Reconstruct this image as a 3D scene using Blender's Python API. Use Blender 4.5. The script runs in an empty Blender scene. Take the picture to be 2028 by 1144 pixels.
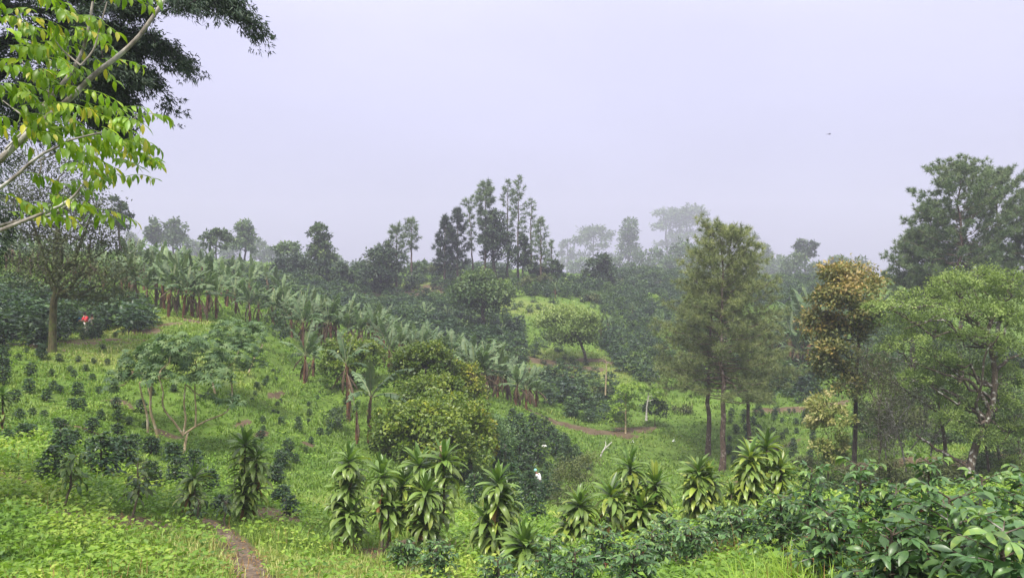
import bpy, math, random
import numpy as np
from mathutils import Matrix, Vector

rng = np.random.default_rng(11)
random.seed(11)
SC = bpy.context.scene
COL = SC.collection

# ------------------------------------------------------------------ camera
FPX = 1592.0                      # focal length in photograph pixels (2028 wide)
CX, CY = 1014.0, 572.0
cam_d = bpy.data.cameras.new('camera')
cam_d.sensor_width = 36.0
cam_d.lens = 36.0 * FPX / 2028.0
cam_d.clip_start = 0.1
cam_d.clip_end = 3000
cam = bpy.data.objects.new('camera', cam_d)
COL.objects.link(cam)
cam.location = (0, 0, 0)
cam.rotation_euler = (math.radians(90), 0, 0)
SC.camera = cam

# ------------------------------------------------------------------ world: overcast sky
SUN_EL, SUN_ROT = math.radians(58), math.radians(200)
w = bpy.data.worlds.new('World')
SC.world = w
w.use_nodes = True
nt = w.node_tree
nt.nodes.clear()
out = nt.nodes.new('ShaderNodeOutputWorld')
bg_clear = nt.nodes.new('ShaderNodeBackground')
bg_over = nt.nodes.new('ShaderNodeBackground')
mixs = nt.nodes.new('ShaderNodeMixShader')
sky = nt.nodes.new('ShaderNodeTexSky')
sky.sky_type = 'NISHITA'
sky.sun_disc = False
sky.sun_elevation = SUN_EL
sky.sun_rotation = SUN_ROT
sky.dust_density = 4.0
bg_clear.inputs['Strength'].default_value = 0.10
nt.links.new(sky.outputs[0], bg_clear.inputs['Color'])
tc = nt.nodes.new('ShaderNodeTexCoord')
sep = nt.nodes.new('ShaderNodeSeparateXYZ')
nt.links.new(tc.outputs['Generated'], sep.inputs[0])
ramp = nt.nodes.new('ShaderNodeValToRGB')
ramp.color_ramp.elements[0].position = 0.0
ramp.color_ramp.elements[0].color = (0.106, 0.102, 0.152, 1)
ramp.color_ramp.elements[1].position = 1.0
ramp.color_ramp.elements[1].color = (0.50, 0.50, 0.56, 1)
e = ramp.color_ramp.elements.new(0.30)
e.color = (0.172, 0.168, 0.226, 1)
noi = nt.nodes.new('ShaderNodeTexNoise')
noi.inputs['Scale'].default_value = 1.6
noi.inputs['Detail'].default_value = 4
noi.inputs['Roughness'].default_value = 0.45
mp = nt.nodes.new('ShaderNodeMapping')
mp.inputs['Scale'].default_value = (1, 1, 2.2)
nt.links.new(tc.outputs['Generated'], mp.inputs[0])
nt.links.new(mp.outputs[0], noi.inputs['Vector'])
mr = nt.nodes.new('ShaderNodeMapRange')
mr.inputs['From Min'].default_value = 0.3
mr.inputs['From Max'].default_value = 0.7
mr.inputs['To Min'].default_value = 0.88
mr.inputs['To Max'].default_value = 1.12
nt.links.new(noi.outputs['Fac'], mr.inputs['Value'])
nt.links.new(sep.outputs['Z'], ramp.inputs['Fac'])
vm = nt.nodes.new('ShaderNodeVectorMath')
vm.operation = 'SCALE'
nt.links.new(ramp.outputs['Color'], vm.inputs[0])
nt.links.new(mr.outputs['Result'], vm.inputs['Scale'])
nt.links.new(vm.outputs[0], bg_over.inputs['Color'])
bg_over.inputs['Strength'].default_value = 1.0
mixs.inputs[0].default_value = 0.93
nt.links.new(bg_clear.outputs[0], mixs.inputs[1])
nt.links.new(bg_over.outputs[0], mixs.inputs[2])
nt.links.new(mixs.outputs[0], out.inputs['Surface'])

sun_d = bpy.data.lights.new('sun', 'SUN')
sun_d.energy = 1.5
sun_d.angle = math.radians(13)
sun_d.color = (1.0, 0.95, 0.86)
sun = bpy.data.objects.new('sun', sun_d)
COL.objects.link(sun)
# sun stands high behind the camera, a little to its left
_a = SUN_ROT
sdir = Vector((math.sin(_a) * math.cos(SUN_EL), math.cos(_a) * math.cos(SUN_EL), math.sin(SUN_EL)))
sun.rotation_euler = sdir.to_track_quat('Z', 'Y').to_euler()

SC.view_settings.view_transform = 'Standard'
SC.view_settings.look = 'None'
SC.view_settings.exposure = 2.1
SC.view_settings.gamma = 1.0
SC.view_settings.use_curve_mapping = False
SC.render.engine = 'CYCLES'
SC.cycles.use_denoising = True
SC.cycles.max_bounces = 6
SC.cycles.diffuse_bounces = 3
SC.cycles.glossy_bounces = 2
SC.cycles.transmission_bounces = 3
SC.cycles.volume_bounces = 1
SC.cycles.transparent_max_bounces = 4
SC.cycles.sample_clamp_indirect = 4.0

# ------------------------------------------------------------------ materials
def new_mat(name):
    m = bpy.data.materials.new(name)
    m.use_nodes = True
    n = m.node_tree
    n.nodes.clear()
    o = n.nodes.new('ShaderNodeOutputMaterial')
    return m, n, o

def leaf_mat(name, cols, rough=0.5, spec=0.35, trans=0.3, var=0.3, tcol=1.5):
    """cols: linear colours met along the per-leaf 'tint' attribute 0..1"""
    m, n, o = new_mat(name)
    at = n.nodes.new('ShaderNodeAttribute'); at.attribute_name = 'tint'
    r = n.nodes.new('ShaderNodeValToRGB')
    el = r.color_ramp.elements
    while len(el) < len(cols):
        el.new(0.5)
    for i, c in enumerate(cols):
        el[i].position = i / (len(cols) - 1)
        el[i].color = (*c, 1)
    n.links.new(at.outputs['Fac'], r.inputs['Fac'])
    oi = n.nodes.new('ShaderNodeObjectInfo')
    mr = n.nodes.new('ShaderNodeMapRange')
    mr.inputs['To Min'].default_value = 1 - var
    mr.inputs['To Max'].default_value = 1 + var
    n.links.new(oi.outputs['Random'], mr.inputs['Value'])
    hs = n.nodes.new('ShaderNodeHueSaturation')
    n.links.new(r.outputs['Color'], hs.inputs['Color'])
    n.links.new(mr.outputs['Result'], hs.inputs['Value'])
    p = n.nodes.new('ShaderNodeBsdfPrincipled')
    p.inputs['Roughness'].default_value = rough
    p.inputs['Specular IOR Level'].default_value = spec
    n.links.new(hs.outputs['Color'], p.inputs['Base Color'])
    t = n.nodes.new('ShaderNodeBsdfTranslucent')
    mx = n.nodes.new('ShaderNodeVectorMath'); mx.operation = 'MULTIPLY'
    mx.inputs[1].default_value = (tcol * 0.95, tcol, tcol * 0.55)
    n.links.new(hs.outputs['Color'], mx.inputs[0])
    n.links.new(mx.outputs[0], t.inputs['Color'])
    ms = n.nodes.new('ShaderNodeMixShader'); ms.inputs[0].default_value = trans
    n.links.new(p.outputs[0], ms.inputs[1]); n.links.new(t.outputs[0], ms.inputs[2])
    n.links.new(ms.outputs[0], o.inputs['Surface'])
    return m

def bark_mat(name, base, dark, patch, patch_amt=0.5, scale=6.0):
    m, n, o = new_mat(name)
    tcn = n.nodes.new('ShaderNodeTexCoord')
    mpn = n.nodes.new('ShaderNodeMapping'); mpn.inputs['Scale'].default_value = (1, 1, 0.3)
    n.links.new(tcn.outputs['Object'], mpn.inputs[0])
    n1 = n.nodes.new('ShaderNodeTexNoise'); n1.inputs['Scale'].default_value = scale * 2; n1.inputs['Detail'].default_value = 6
    n2 = n.nodes.new('ShaderNodeTexNoise'); n2.inputs['Scale'].default_value = scale * 0.6; n2.inputs['Detail'].default_value = 5
    n.links.new(mpn.outputs[0], n1.inputs['Vector']); n.links.new(tcn.outputs['Object'], n2.inputs['Vector'])
    m1 = n.nodes.new('ShaderNodeMix'); m1.data_type = 'RGBA'
    m1.inputs[6].default_value = (*dark, 1); m1.inputs[7].default_value = (*base, 1)
    r1 = n.nodes.new('ShaderNodeMapRange'); r1.inputs['From Min'].default_value = 0.35; r1.inputs['From Max'].default_value = 0.65
    n.links.new(n1.outputs['Fac'], r1.inputs['Value']); n.links.new(r1.outputs['Result'], m1.inputs[0])
    m2 = n.nodes.new('ShaderNodeMix'); m2.data_type = 'RGBA'
    m2.inputs[7].default_value = (*patch, 1)
    n.links.new(m1.outputs[2], m2.inputs[6])
    r2 = n.nodes.new('ShaderNodeMapRange')
    r2.inputs['From Min'].default_value = 0.62 - 0.2 * patch_amt; r2.inputs['From Max'].default_value = 0.72 - 0.2 * patch_amt
    n.links.new(n2.outputs['Fac'], r2.inputs['Value']); n.links.new(r2.outputs['Result'], m2.inputs[0])
    p = n.nodes.new('ShaderNodeBsdfPrincipled'); p.inputs['Roughness'].default_value = 0.9
    p.inputs['Specular IOR Level'].default_value = 0.2
    n.links.new(m2.outputs[2], p.inputs['Base Color'])
    b = n.nodes.new('ShaderNodeBump'); b.inputs['Strength'].default_value = 0.6; b.inputs['Distance'].default_value = 0.03
    n.links.new(n1.outputs['Fac'], b.inputs['Height']); n.links.new(b.outputs[0], p.inputs['Normal'])
    n.links.new(p.outputs[0], o.inputs['Surface'])
    return m

def plain_mat(name, col, rough=0.7, spec=0.3, noise=0.15):
    m, n, o = new_mat(name)
    tcn = n.nodes.new('ShaderNodeTexCoord')
    nn = n.nodes.new('ShaderNodeTexNoise'); nn.inputs['Scale'].default_value = 14; nn.inputs['Detail'].default_value = 4
    n.links.new(tcn.outputs['Object'], nn.inputs['Vector'])
    mr = n.nodes.new('ShaderNodeMapRange'); mr.inputs['To Min'].default_value = 1 - noise * 1.6; mr.inputs['To Max'].default_value = 1 + noise * 1.6
    n.links.new(nn.outputs['Fac'], mr.inputs['Value'])
    hs = n.nodes.new('ShaderNodeHueSaturation'); hs.inputs['Color'].default_value = (*col, 1)
    n.links.new(mr.outputs['Result'], hs.inputs['Value'])
    p = n.nodes.new('ShaderNodeBsdfPrincipled'); p.inputs['Roughness'].default_value = rough
    p.inputs['Specular IOR Level'].default_value = spec
    n.links.new(hs.outputs['Color'], p.inputs['Base Color'])
    n.links.new(p.outputs[0], o.inputs['Surface'])
    return m

M = {}
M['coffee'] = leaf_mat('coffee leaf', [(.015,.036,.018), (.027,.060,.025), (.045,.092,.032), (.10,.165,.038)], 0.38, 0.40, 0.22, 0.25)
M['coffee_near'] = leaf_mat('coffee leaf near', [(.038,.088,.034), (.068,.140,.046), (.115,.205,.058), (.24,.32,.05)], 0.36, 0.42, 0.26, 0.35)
M['cassava'] = leaf_mat('cassava leaf', [(.040,.085,.032), (.075,.135,.050), (.125,.20,.075), (.20,.27,.10)], 0.5, 0.3, 0.3, 0.2)
M['citrus'] = leaf_mat('citrus leaf', [(.042,.085,.014), (.098,.155,.018), (.18,.235,.024), (.34,.33,.03)], 0.40, 0.4, 0.30, 0.1)
M['citrus_yellow'] = leaf_mat('yellowing citrus leaf', [(.07,.10,.016), (.16,.18,.02), (.30,.28,.025), (.46,.38,.03)], 0.40, 0.4, 0.30, 0.1)
M['pine'] = leaf_mat('pine needles', [(.068,.094,.038), (.130,.165,.062), (.215,.248,.092), (.30,.32,.125)], 0.6, 0.3, 0.22, 0.08)
M['pine_cool'] = leaf_mat('cool pine needles', [(.050,.088,.042), (.096,.145,.066), (.148,.205,.092), (.21,.25,.115)], 0.6, 0.3, 0.22, 0.08)
M['pine_dark'] = leaf_mat('dark needles', [(.018,.034,.022), (.030,.054,.032), (.048,.074,.040), (.07,.095,.045)], 0.6, 0.3, 0.12, 0.1)
M['broad_dark'] = leaf_mat('dark broad leaf', [(.018, .038, .018), (.028, .056, .024), (.045, .078, .028), (.08, .11, .03)], 0.5, 0.35, 0.2, 0.15)
M['broad_mid'] = leaf_mat('mid broad leaf', [(.030,.062,.022), (.052,.098,.03), (.09,.145,.038), (.15,.205,.05)], 0.5, 0.35, 0.25, 0.15)
M['broad_bright'] = leaf_mat('bright broad leaf', [(0.094, 0.165, 0.029), (0.143, 0.242, 0.037), (0.209, 0.319, 0.050), (0.286, 0.385, 0.066)], 0.5, 0.35, 0.35, 0.12)
M['olive'] = leaf_mat('olive leaf', [(.040,.055,.020), (.068,.086,.028), (.105,.128,.042), (.16,.18,.06)], 0.55, 0.3, 0.25, 0.1)
M['acacia'] = leaf_mat('feathery leaf', [(.055,.092,.024), (.11,.165,.038), (.18,.25,.062), (.28,.35,.11)], 0.55, 0.3, 0.33, 0.1)
M['rust'] = leaf_mat('rusty leaf', [(.055,.085,.025), (.125,.145,.038), (.22,.215,.058), (.35,.245,.07), (.46,.38,.19)], 0.5, 0.35, 0.25, 0.1)
M['cream'] = leaf_mat('cream leaf', [(0.060, 0.102, 0.026), (0.120, 0.168, 0.036), (0.240, 0.252, 0.060), (0.504, 0.456, 0.216)], 0.5, 0.35, 0.25, 0.1)
M['banana'] = leaf_mat('banana leaf', [(.040,.078,.034), (.068,.118,.052), (.120,.180,.082), (.19,.25,.115), (.30,.31,.17)], 0.55, 0.3, 0.30, 0.35)
M['banana_dry'] = leaf_mat('dry banana leaf', [(.050,.036,.026), (.085,.06,.042), (.14,.10,.065), (.21,.16,.10)], 0.8, 0.2, 0.2, 0.3)
M['dracaena'] = leaf_mat('dracaena leaf', [(.034,.085,.016), (.066,.135,.023), (.115,.195,.038), (.20,.27,.07), (.42,.43,.19)], 0.36, 0.45, 0.25, 0.3)
M['dracaena_yellow'] = leaf_mat('yellow dracaena leaf', [(.075,.13,.02), (.15,.22,.03), (.28,.33,.06), (.40,.42,.12), (.55,.5,.22)], 0.36, 0.45, 0.25, 0.3)
M['dracaena_dry'] = leaf_mat('dry dracaena leaf', [(.16, .09, .04), (.26, .15, .06), (.36, .24, .10)], 0.7, 0.2, 0.2, 0.3)
M['pinnate'] = leaf_mat('young pinnate leaf', [(.075,.17,.012), (.15,.27,.016), (.27,.38,.026), (.46,.42,.06)], 0.40, 0.4, 0.42, 0.30, 1.7)
M['weed'] = leaf_mat('weed leaf', [(.065,.140,.018), (.140,.255,.028), (.23,.355,.042), (.40,.46,.09)], 0.5, 0.35, 0.32, 0.1)
M['grass'] = leaf_mat('grass blade', [(.066,.128,.019), (.132,.222,.031), (.222,.300,.050), (.42,.41,.16)], 0.5, 0.35, 0.32, 0.1)
M['grass_tall'] = leaf_mat('tall grass blade', [(.13,.22,.025), (.20,.32,.035), (.28,.40,.05), (.38,.44,.10)], 0.45, 0.4, 0.38, 0.1)
M['bark'] = bark_mat('brown bark', (.13, .10, .075), (.045, .035, .026), (.30, .30, .26), 0.25)
M['bark_pine'] = bark_mat('pine bark', (.14, .095, .07), (.05, .036, .028), (.26, .22, .19), 0.3)
M['bark_moss'] = bark_mat('mossy bark', (.12, .105, .05), (.05, .045, .022), (.10, .12, .03), 0.6)
M['bark_lichen'] = bark_mat('lichen bark', (.13, .10, .075), (.05, .04, .03), (.46, .45, .40), 0.32, 8.0)
M['bark_pale'] = bark_mat('pale tan bark', (.42, .33, .20), (.25, .19, .11), (.50, .44, .32), 0.5)
M['bark_limb'] = bark_mat('grey limb bark', (.32, .29, .25), (.14, .12, .10), (.48, .46, .42), 0.5, 14)
M['bark_dark'] = bark_mat('dark bark', (.055, .045, .038), (.022, .018, .015), (.10, .09, .07), 0.3)
M['deadwood'] = bark_mat('bleached dead wood', (.55, .53, .48), (.32, .30, .26), (.62, .60, .56), 0.5)
M['banana_stem'] = bark_mat('banana sheath', (.17, .085, .045), (.06, .032, .022), (.13, .15, .05), 0.35, 3)
M['cane'] = bark_mat('cane bark', (.14, .12, .08), (.06, .05, .035), (.22, .20, .15), 0.4, 10)

# ------------------------------------------------------------------ geometry collector
class G:
    def __init__(self):
        self.v, self.f, self.t, self.mi = [], [], [], []
        self.n = 0
    def add(self, v, f, tint=0.5, mi=0):
        v = np.asarray(v, float).reshape(-1, 3)
        f = np.asarray(f, int)
        self.v.append(v)
        self.f.append(f + self.n)
        self.n += len(v)
        t = np.asarray(tint, float)
        if t.ndim == 0:
            t = np.full(len(f), float(t))
        self.t.append(t)
        self.mi.append(np.full(len(f), mi, int))
    def merge(self, g, mat=None, off=(0, 0, 0), tshift=0.0):
        for v, f, t, m in g.flat():
            vv = v if mat is None else v @ mat.T
            self.add(vv + np.asarray(off), f, np.clip(t + tshift, 0, 1), 0)
            self.mi[-1][:] = m
    def flat(self):
        # one chunk per face size, sharing the whole vertex array
        V = np.vstack(self.v)
        for k in (3, 4):
            fs = [f for f in self.f if f.shape[1] == k]
            if fs:
                idx = [i for i, f in enumerate(self.f) if f.shape[1] == k]
                F = np.vstack(fs)
                used, inv = np.unique(F, return_inverse=True)
                yield V[used], inv.reshape(F.shape), np.concatenate([self.t[i] for i in idx]), np.concatenate([self.mi[i] for i in idx])
    def mesh(self, name, mats, smooth=False):
        me = bpy.data.meshes.new(name)
        V = np.vstack(self.v)
        me.vertices.add(len(V))
        me.vertices.foreach_set('co', V.astype(np.float32).ravel())
        tot = np.concatenate([np.full(len(f), f.shape[1], np.int32) for f in self.f])
        loops = np.concatenate([f.ravel() for f in self.f]).astype(np.int32)
        start = np.concatenate([[0], np.cumsum(tot)[:-1]]).astype(np.int32)
        me.loops.add(len(loops))
        me.loops.foreach_set('vertex_index', loops)
        me.polygons.add(len(tot))
        me.polygons.foreach_set('loop_start', start)
        me.polygons.foreach_set('loop_total', tot)
        me.polygons.foreach_set('material_index', np.concatenate(self.mi).astype(np.int32))
        if smooth:
            me.polygons.foreach_set('use_smooth', np.ones(len(tot), bool))
        for m in (mats if isinstance(mats, (list, tuple)) else [mats]):
            me.materials.append(m)
        a = me.attributes.new('tint', 'FLOAT', 'FACE')
        a.data.foreach_set('value', np.concatenate(self.t).astype(np.float32))
        me.update(calc_edges=True)
        return me

def nrm(a):
    return a / (np.linalg.norm(a, axis=-1, keepdims=True) + 1e-9)

def leaves(g, P, D, L, W, tint, U=None, fold=0.12, mi=0):
    """N small folded leaves: base P, direction D, length L, width W"""
    n = len(P)
    D = nrm(D)
    if U is None:
        U = np.array([0, 0, 1.0]) + rng.normal(0, 0.6, (n, 3))
    S = nrm(np.cross(D, U))
    N = np.cross(S, D)
    L = np.broadcast_to(np.asarray(L, float), (n,))[:, None]
    W = np.broadcast_to(np.asarray(W, float), (n,))[:, None]
    a = P
    b = P + D * L * 0.42 + S * W * 0.5 + N * W * fold
    c = P + D * L - N * L * 0.08
    d = P + D * L * 0.42 - S * W * 0.5 + N * W * fold
    V = np.stack([a, b, c, d], 1).reshape(-1, 3)
    i = np.arange(n)[:, None] * 4
    F = np.concatenate([i + [0, 1, 2], i + [0, 2, 3]], 1).reshape(-1, 3)
    t = np.broadcast_to(np.asarray(tint, float), (n,))
    g.add(V, F, np.repeat(t, 2), mi)

def needles(g, P, D, L, W, tint, mi=0):
    """N thin triangles"""
    n = len(P)
    D = nrm(D)
    S = nrm(np.cross(D, rng.normal(0, 1, (n, 3))))
    L = np.broadcast_to(np.asarray(L, float), (n,))[:, None]
    W = np.broadcast_to(np.asarray(W, float), (n,))[:, None]
    V = np.stack([P + S * W * 0.5, P - S * W * 0.5, P + D * L], 1).reshape(-1, 3)
    F = np.arange(n * 3).reshape(-1, 3)
    t = np.broadcast_to(np.asarray(tint, float), (n,))
    g.add(V, F, t, mi)

def tube(g, pts, rad, sides=6, tint=0.5, mi=0, cap=True):
    pts = np.asarray(pts, float)
    k = len(pts)
    rad = np.broadcast_to(np.asarray(rad, float), (k,))
    T = nrm(np.gradient(pts, axis=0))
    ref = np.where(np.abs(T[:, 2:3]) > 0.9, np.array([[1.0, 0, 0]]), np.array([[0, 0, 1.0]]))
    A = nrm(np.cross(T, ref))
    for i in range(1, k):                       # keep the frame from flipping
        if (A[i] * A[i - 1]).sum() < 0:
            A[i] = -A[i]
    B = np.cross(T, A)
    an = np.linspace(0, 2 * np.pi, sides, endpoint=False)
    V = pts[:, None, :] + rad[:, None, None] * (A[:, None, :] * np.cos(an)[None, :, None] + B[:, None, :] * np.sin(an)[None, :, None])
    V = V.reshape(-1, 3)
    F = []
    for i in range(k - 1):
        for s in range(sides):
            s2 = (s + 1) % sides
            F.append((i * sides + s, i * sides + s2, (i + 1) * sides + s2, (i + 1) * sides + s))
    g.add(V, F, tint, mi)
    if cap:
        V2 = np.vstack([V[-sides:], pts[-1:] + T[-1:] * rad[-1] * 0.5])
        g.add(V2, [(s, (s + 1) % sides, sides) for s in range(sides)], tint, mi)

def curve(a, b, n=6, bend=0.1, sag=0.0):
    """wobbly path from a to b; sag>0 lifts the middle"""
    a, b = np.asarray(a, float), np.asarray(b, float)
    t = np.linspace(0, 1, n)[:, None]
    L = np.linalg.norm(b - a)
    p = a + (b - a) * t
    off = rng.normal(0, bend * L * 0.5, (n, 3))
    off[0] = off[-1] = 0
    p += off * np.sin(np.pi * t)
    p[:, 2] += (np.sin(np.pi * t) * sag * L)[:, 0]
    return p

# ------------------------------------------------------------------ object helpers
def link(o):
    COL.objects.link(o)
    return o

def thing(name, label, cat, loc, group=None, rz=0.0):
    o = bpy.data.objects.new(name, None)
    o.empty_display_size = 0.3
    o.location = loc
    o.rotation_euler = (0, 0, rz)
    o['label'] = label
    o['category'] = cat
    if group:
        o['group'] = group
    return link(o)

def part(name, me, parent, mat=None, kind=None):
    o = bpy.data.objects.new(name, me)
    o.parent = parent
    if mat is not None:
        o.matrix_basis = mat
    if kind:
        o['kind'] = kind
    return link(o)

def top(name, me, label=None, cat=None, loc=(0, 0, 0), group=None, kind=None, rz=0.0, sc=1.0):
    o = bpy.data.objects.new(name, me)
    o.location = loc
    o.rotation_euler = (0, 0, rz)
    o.scale = (sc, sc, sc) if np.isscalar(sc) else sc
    if label: o['label'] = label
    if cat: o['category'] = cat
    if group: o['group'] = group
    if kind: o['kind'] = kind
    return link(o)

ORD = ['first', 'second', 'third', 'fourth', 'fifth', 'sixth', 'seventh', 'eighth', 'ninth', 'tenth', 'eleventh', 'twelfth',
       'thirteenth', 'fourteenth', 'fifteenth', 'sixteenth', 'seventeenth', 'eighteenth', 'nineteenth', 'twentieth']

# ------------------------------------------------------------------ terrain
def ray(px, py, Y):
    return np.array([(px - CX) / FPX * Y, Y, (CY - py) / FPX * Y])

CTRL = [  # (px, py, distance) read off the hillside
    # foreground slope
    (-300, 1500, 5), (300, 1560, 4), (1000, 1640, 3.0), (1700, 1500, 4), (2300, 1400, 4.5),
    (-100, 1250, 8), (250, 1260, 8), (600, 1330, 7.5), (1000, 1400, 7), (1400, 1290, 6.5), (1800, 1260, 6.5), (2150, 1230, 6.5),
    (-100, 1080, 13), (100, 1060, 13), (480, 1144, 12.5), (700, 1170, 13), (1000, 1205, 12.5), (1300, 1170, 11), (1550, 1120, 10), (1800, 1130, 10), (2150, 1110, 10),
    (20, 950, 18), (250, 1045, 16.5), (400, 1035, 19), (490, 1035, 20), (560, 1035, 20.5),
    (690, 1095, 18), (757, 1112, 17.5), (857, 1100, 18), (980, 1122, 17), (1035, 1150, 15.5), (1150, 1085, 17), (1262, 1085, 18), (1388, 1022, 19), (1482, 1015, 19), (1530, 1008, 19.5), (1800, 1010, 17), (2100, 990, 16),
    # left field
    (-150, 880, 24), (120, 890, 25), (200, 950, 24), (300, 920, 27), (60, 780, 37), (220, 820, 36), (-150, 720, 42), (20, 690, 46), (103, 705, 46), (250, 670, 52), (390, 640, 62),
    (330, 760, 42), (363, 905, 33), (318, 880, 35), (500, 700, 56), (450, 850, 38), (600, 770, 58), (520, 880, 36), (620, 880, 40), (600, 990, 29), (580, 940, 33),
    (0, 640, 55), (150, 650, 58), (-200, 600, 62), (0, 570, 75), (250, 590, 74), (300, 540, 105), (100, 535, 95), (-300, 540, 90),
    (430, 632, 68), (520, 640, 72), (640, 690, 72), (735, 700, 70), (695, 850, 49), (730, 880, 45), (700, 760, 56),
    # valley
    (850, 915, 44), (830, 980, 33), (1000, 990, 40), (1080, 975, 50), (960, 1010, 30), (1150, 1000, 36), (1250, 1010, 34), (1090, 842, 72), (1200, 862, 74), (1230, 900, 65), (1300, 845, 77), (1400, 900, 70), (1430, 938, 66), (1480, 875, 73), (1350, 960, 48),
    (850, 760, 56), (930, 800, 60), (960, 795, 64), (1040, 812, 66), (1100, 800, 80),
    (1560, 905, 66), (1560, 845, 76), (1590, 808, 84), (1560, 760, 92), (1575, 720, 98), (1590, 600, 140), (1570, 570, 185), (1590, 548, 205), (1700, 550, 205),
    (1692, 955, 46), (1925, 965, 38), (1640, 930, 48), (1800, 900, 50), (2100, 900, 42), (1950, 790, 75), (2200, 780, 80), (1750, 790, 80), (1900, 650, 120), (2300, 620, 120),
    # centre hillside and ridge
    (1100, 720, 100), (1160, 715, 102), (1060, 615, 130), (1090, 655, 118), (1250, 700, 108), (1250, 640, 135), (1250, 575, 180), (1300, 556, 198), (1180, 560, 180),
    (957, 655, 115), (850, 650, 105), (780, 660, 92), (1000, 550, 160), (900, 565, 155), (1090, 545, 165), (760, 600, 140), (815, 578, 150), (700, 580, 145), (640, 552, 155), (560, 560, 145), (450, 535, 140), (300, 508, 160), (100, 505, 150), (-300, 500, 150),
    (300, 507, 230), (700, 542, 260), (1000, 548, 260), (1300, 552, 280), (1700, 556, 260), (2300, 540, 220),
    (300, 515, 420), (1000, 552, 420), (1700, 560, 420), (-300, 505, 420), (2300, 545, 420), (300, 525, 800), (1000, 558, 800), (1700, 562, 800), (-300, 520, 800), (2300, 552, 800), (300, 530, 1150), (1000, 560, 1150), (1700, 563, 1150), (-300, 525, 1150), (2300, 555, 1150),
]
_C = np.array([ray(*c) for c in CTRL] + [(0, 0, -1.65), (-9, 0, -1.3), (9, 0, -1.7), (-4, -3, -1.5), (4, -3, -1.6)])

def _uv(x, y):
    yy = np.maximum(y, 0) + 6.0
    return np.stack([np.clip(x / yy, -1.15, 1.15) * 1.6, np.log(yy)], -1)

def _tps(r2):
    return np.where(r2 > 1e-12, 0.5 * r2 * np.log(r2 + 1e-12), 0)

_cu = _uv(_C[:, 0], _C[:, 1])
_d2 = ((_cu[:, None] - _cu[None]) ** 2).sum(-1)
_N = len(_C)
_K = np.zeros((_N + 3, _N + 3))
_wt = np.maximum(_C[:, 1], 0) + 6.0          # fit z relative to distance
_K[:_N, :_N] = _tps(_d2) + np.eye(_N) * 2e-3
_K[:_N, _N] = 1; _K[:_N, _N + 1:] = _cu
_K[_N, :_N] = 1; _K[_N + 1:, :_N] = _cu.T
_sol = np.linalg.solve(_K, np.concatenate([_C[:, 2] / _wt, np.zeros(3)]))

def vnoise(x, y, s=0):
    xi, yi = np.floor(x).astype(np.int64), np.floor(y).astype(np.int64)
    fx, fy = x - xi, y - yi
    fx, fy = fx * fx * (3 - 2 * fx), fy * fy * (3 - 2 * fy)
    def h(a, b):
        n = (a * 374761393 + b * 668265263 + s * 974711) & 0x7fffffff
        n = ((n ^ (n >> 13)) * 1274126177) & 0x7fffffff
        return ((n ^ (n >> 16)) & 0xffff) / 65535.0
    return (h(xi, yi) * (1 - fx) + h(xi + 1, yi) * fx) * (1 - fy) + (h(xi, yi + 1) * (1 - fx) + h(xi + 1, yi + 1) * fx) * fy

def fbm(x, y, s=0, o=4):
    a, t, r = 1.0, 0, 0
    for i in range(o):
        r = r + a * (vnoise(x, y, s + i) - 0.5); t += a; a *= 0.5; x = x * 2.03; y = y * 2.03
    return r / t

def terr(x, y, detail=True):
    x, y = np.atleast_1d(np.asarray(x, float)), np.atleast_1d(np.asarray(y, float))
    q = _uv(x, y)
    z = np.empty(len(q))
    for i in range(0, len(q), 20000):
        s = slice(i, i + 20000)
        d2 = ((q[s, None] - _cu[None]) ** 2).sum(-1)
        z[s] = _tps(d2) @ _sol[:_N] + _sol[_N] + q[s] @ _sol[_N + 1:]
    z = z * (np.maximum(y, 0) + 6.0)
    if detail:
        z = z + fbm(x * 0.35, y * 0.35, 3) * 0.35 * np.clip((y - 5) / 10, 0, 1) + fbm(x * 1.3, y * 1.3, 9, 3) * 0.16
        # narrow contour terraces trodden into the planted slopes
        ter = np.clip((y - 26) / 8, 0, 1) * np.clip((105 - y) / 20, 0, 1)
        ph = z * 2.0 + 0.8 * fbm(x * 0.2, y * 0.2, 21)
        z = z + ter * 0.10 * np.sin(2 * np.pi * ph) / 2.0
    return z

def tz(x, y):
    return float(terr([x], [y])[0])

_ts = np.concatenate([np.linspace(3, 30, 220), np.linspace(30.2, 130, 400), np.linspace(130.5, 400, 300)])
def hit(px, py):
    z = terr((px - CX) / FPX * _ts, _ts)
    r = (CY - py) / FPX * _ts
    below = np.nonzero(r <= z)[0]
    Y = _ts[below[0]] if len(below) else 380.0
    x = (px - CX) / FPX * Y
    return np.array([x, Y, tz(x, Y)])

def at(px, Y):
    x = (px - CX) / FPX * Y
    return np.array([x, Y, tz(x, Y)])

def build_ground():
    ys = np.concatenate([np.linspace(-25, 0, 14)[:-1], np.exp(np.linspace(np.log(8), np.log(1150 + 8), 490)) - 8])
    us = np.sinh(np.linspace(-1, 1, 361) * 1.4) / np.sinh(1.4) * 1.15
    Ux, Yy = np.meshgrid(us, ys)
    X = Ux * (np.maximum(Yy, 0) + 16)
    x, y = X.ravel(), Yy.ravel()
    z = terr(x, y)
    V = np.stack([x, y, z], 1)
    nr, nc = X.shape
    i = (np.arange(nr - 1)[:, None] * nc + np.arange(nc - 1)[None]).ravel()
    F = np.stack([i, i + 1, i + nc + 1, i + nc], 1)
    return V, F, x, y

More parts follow.
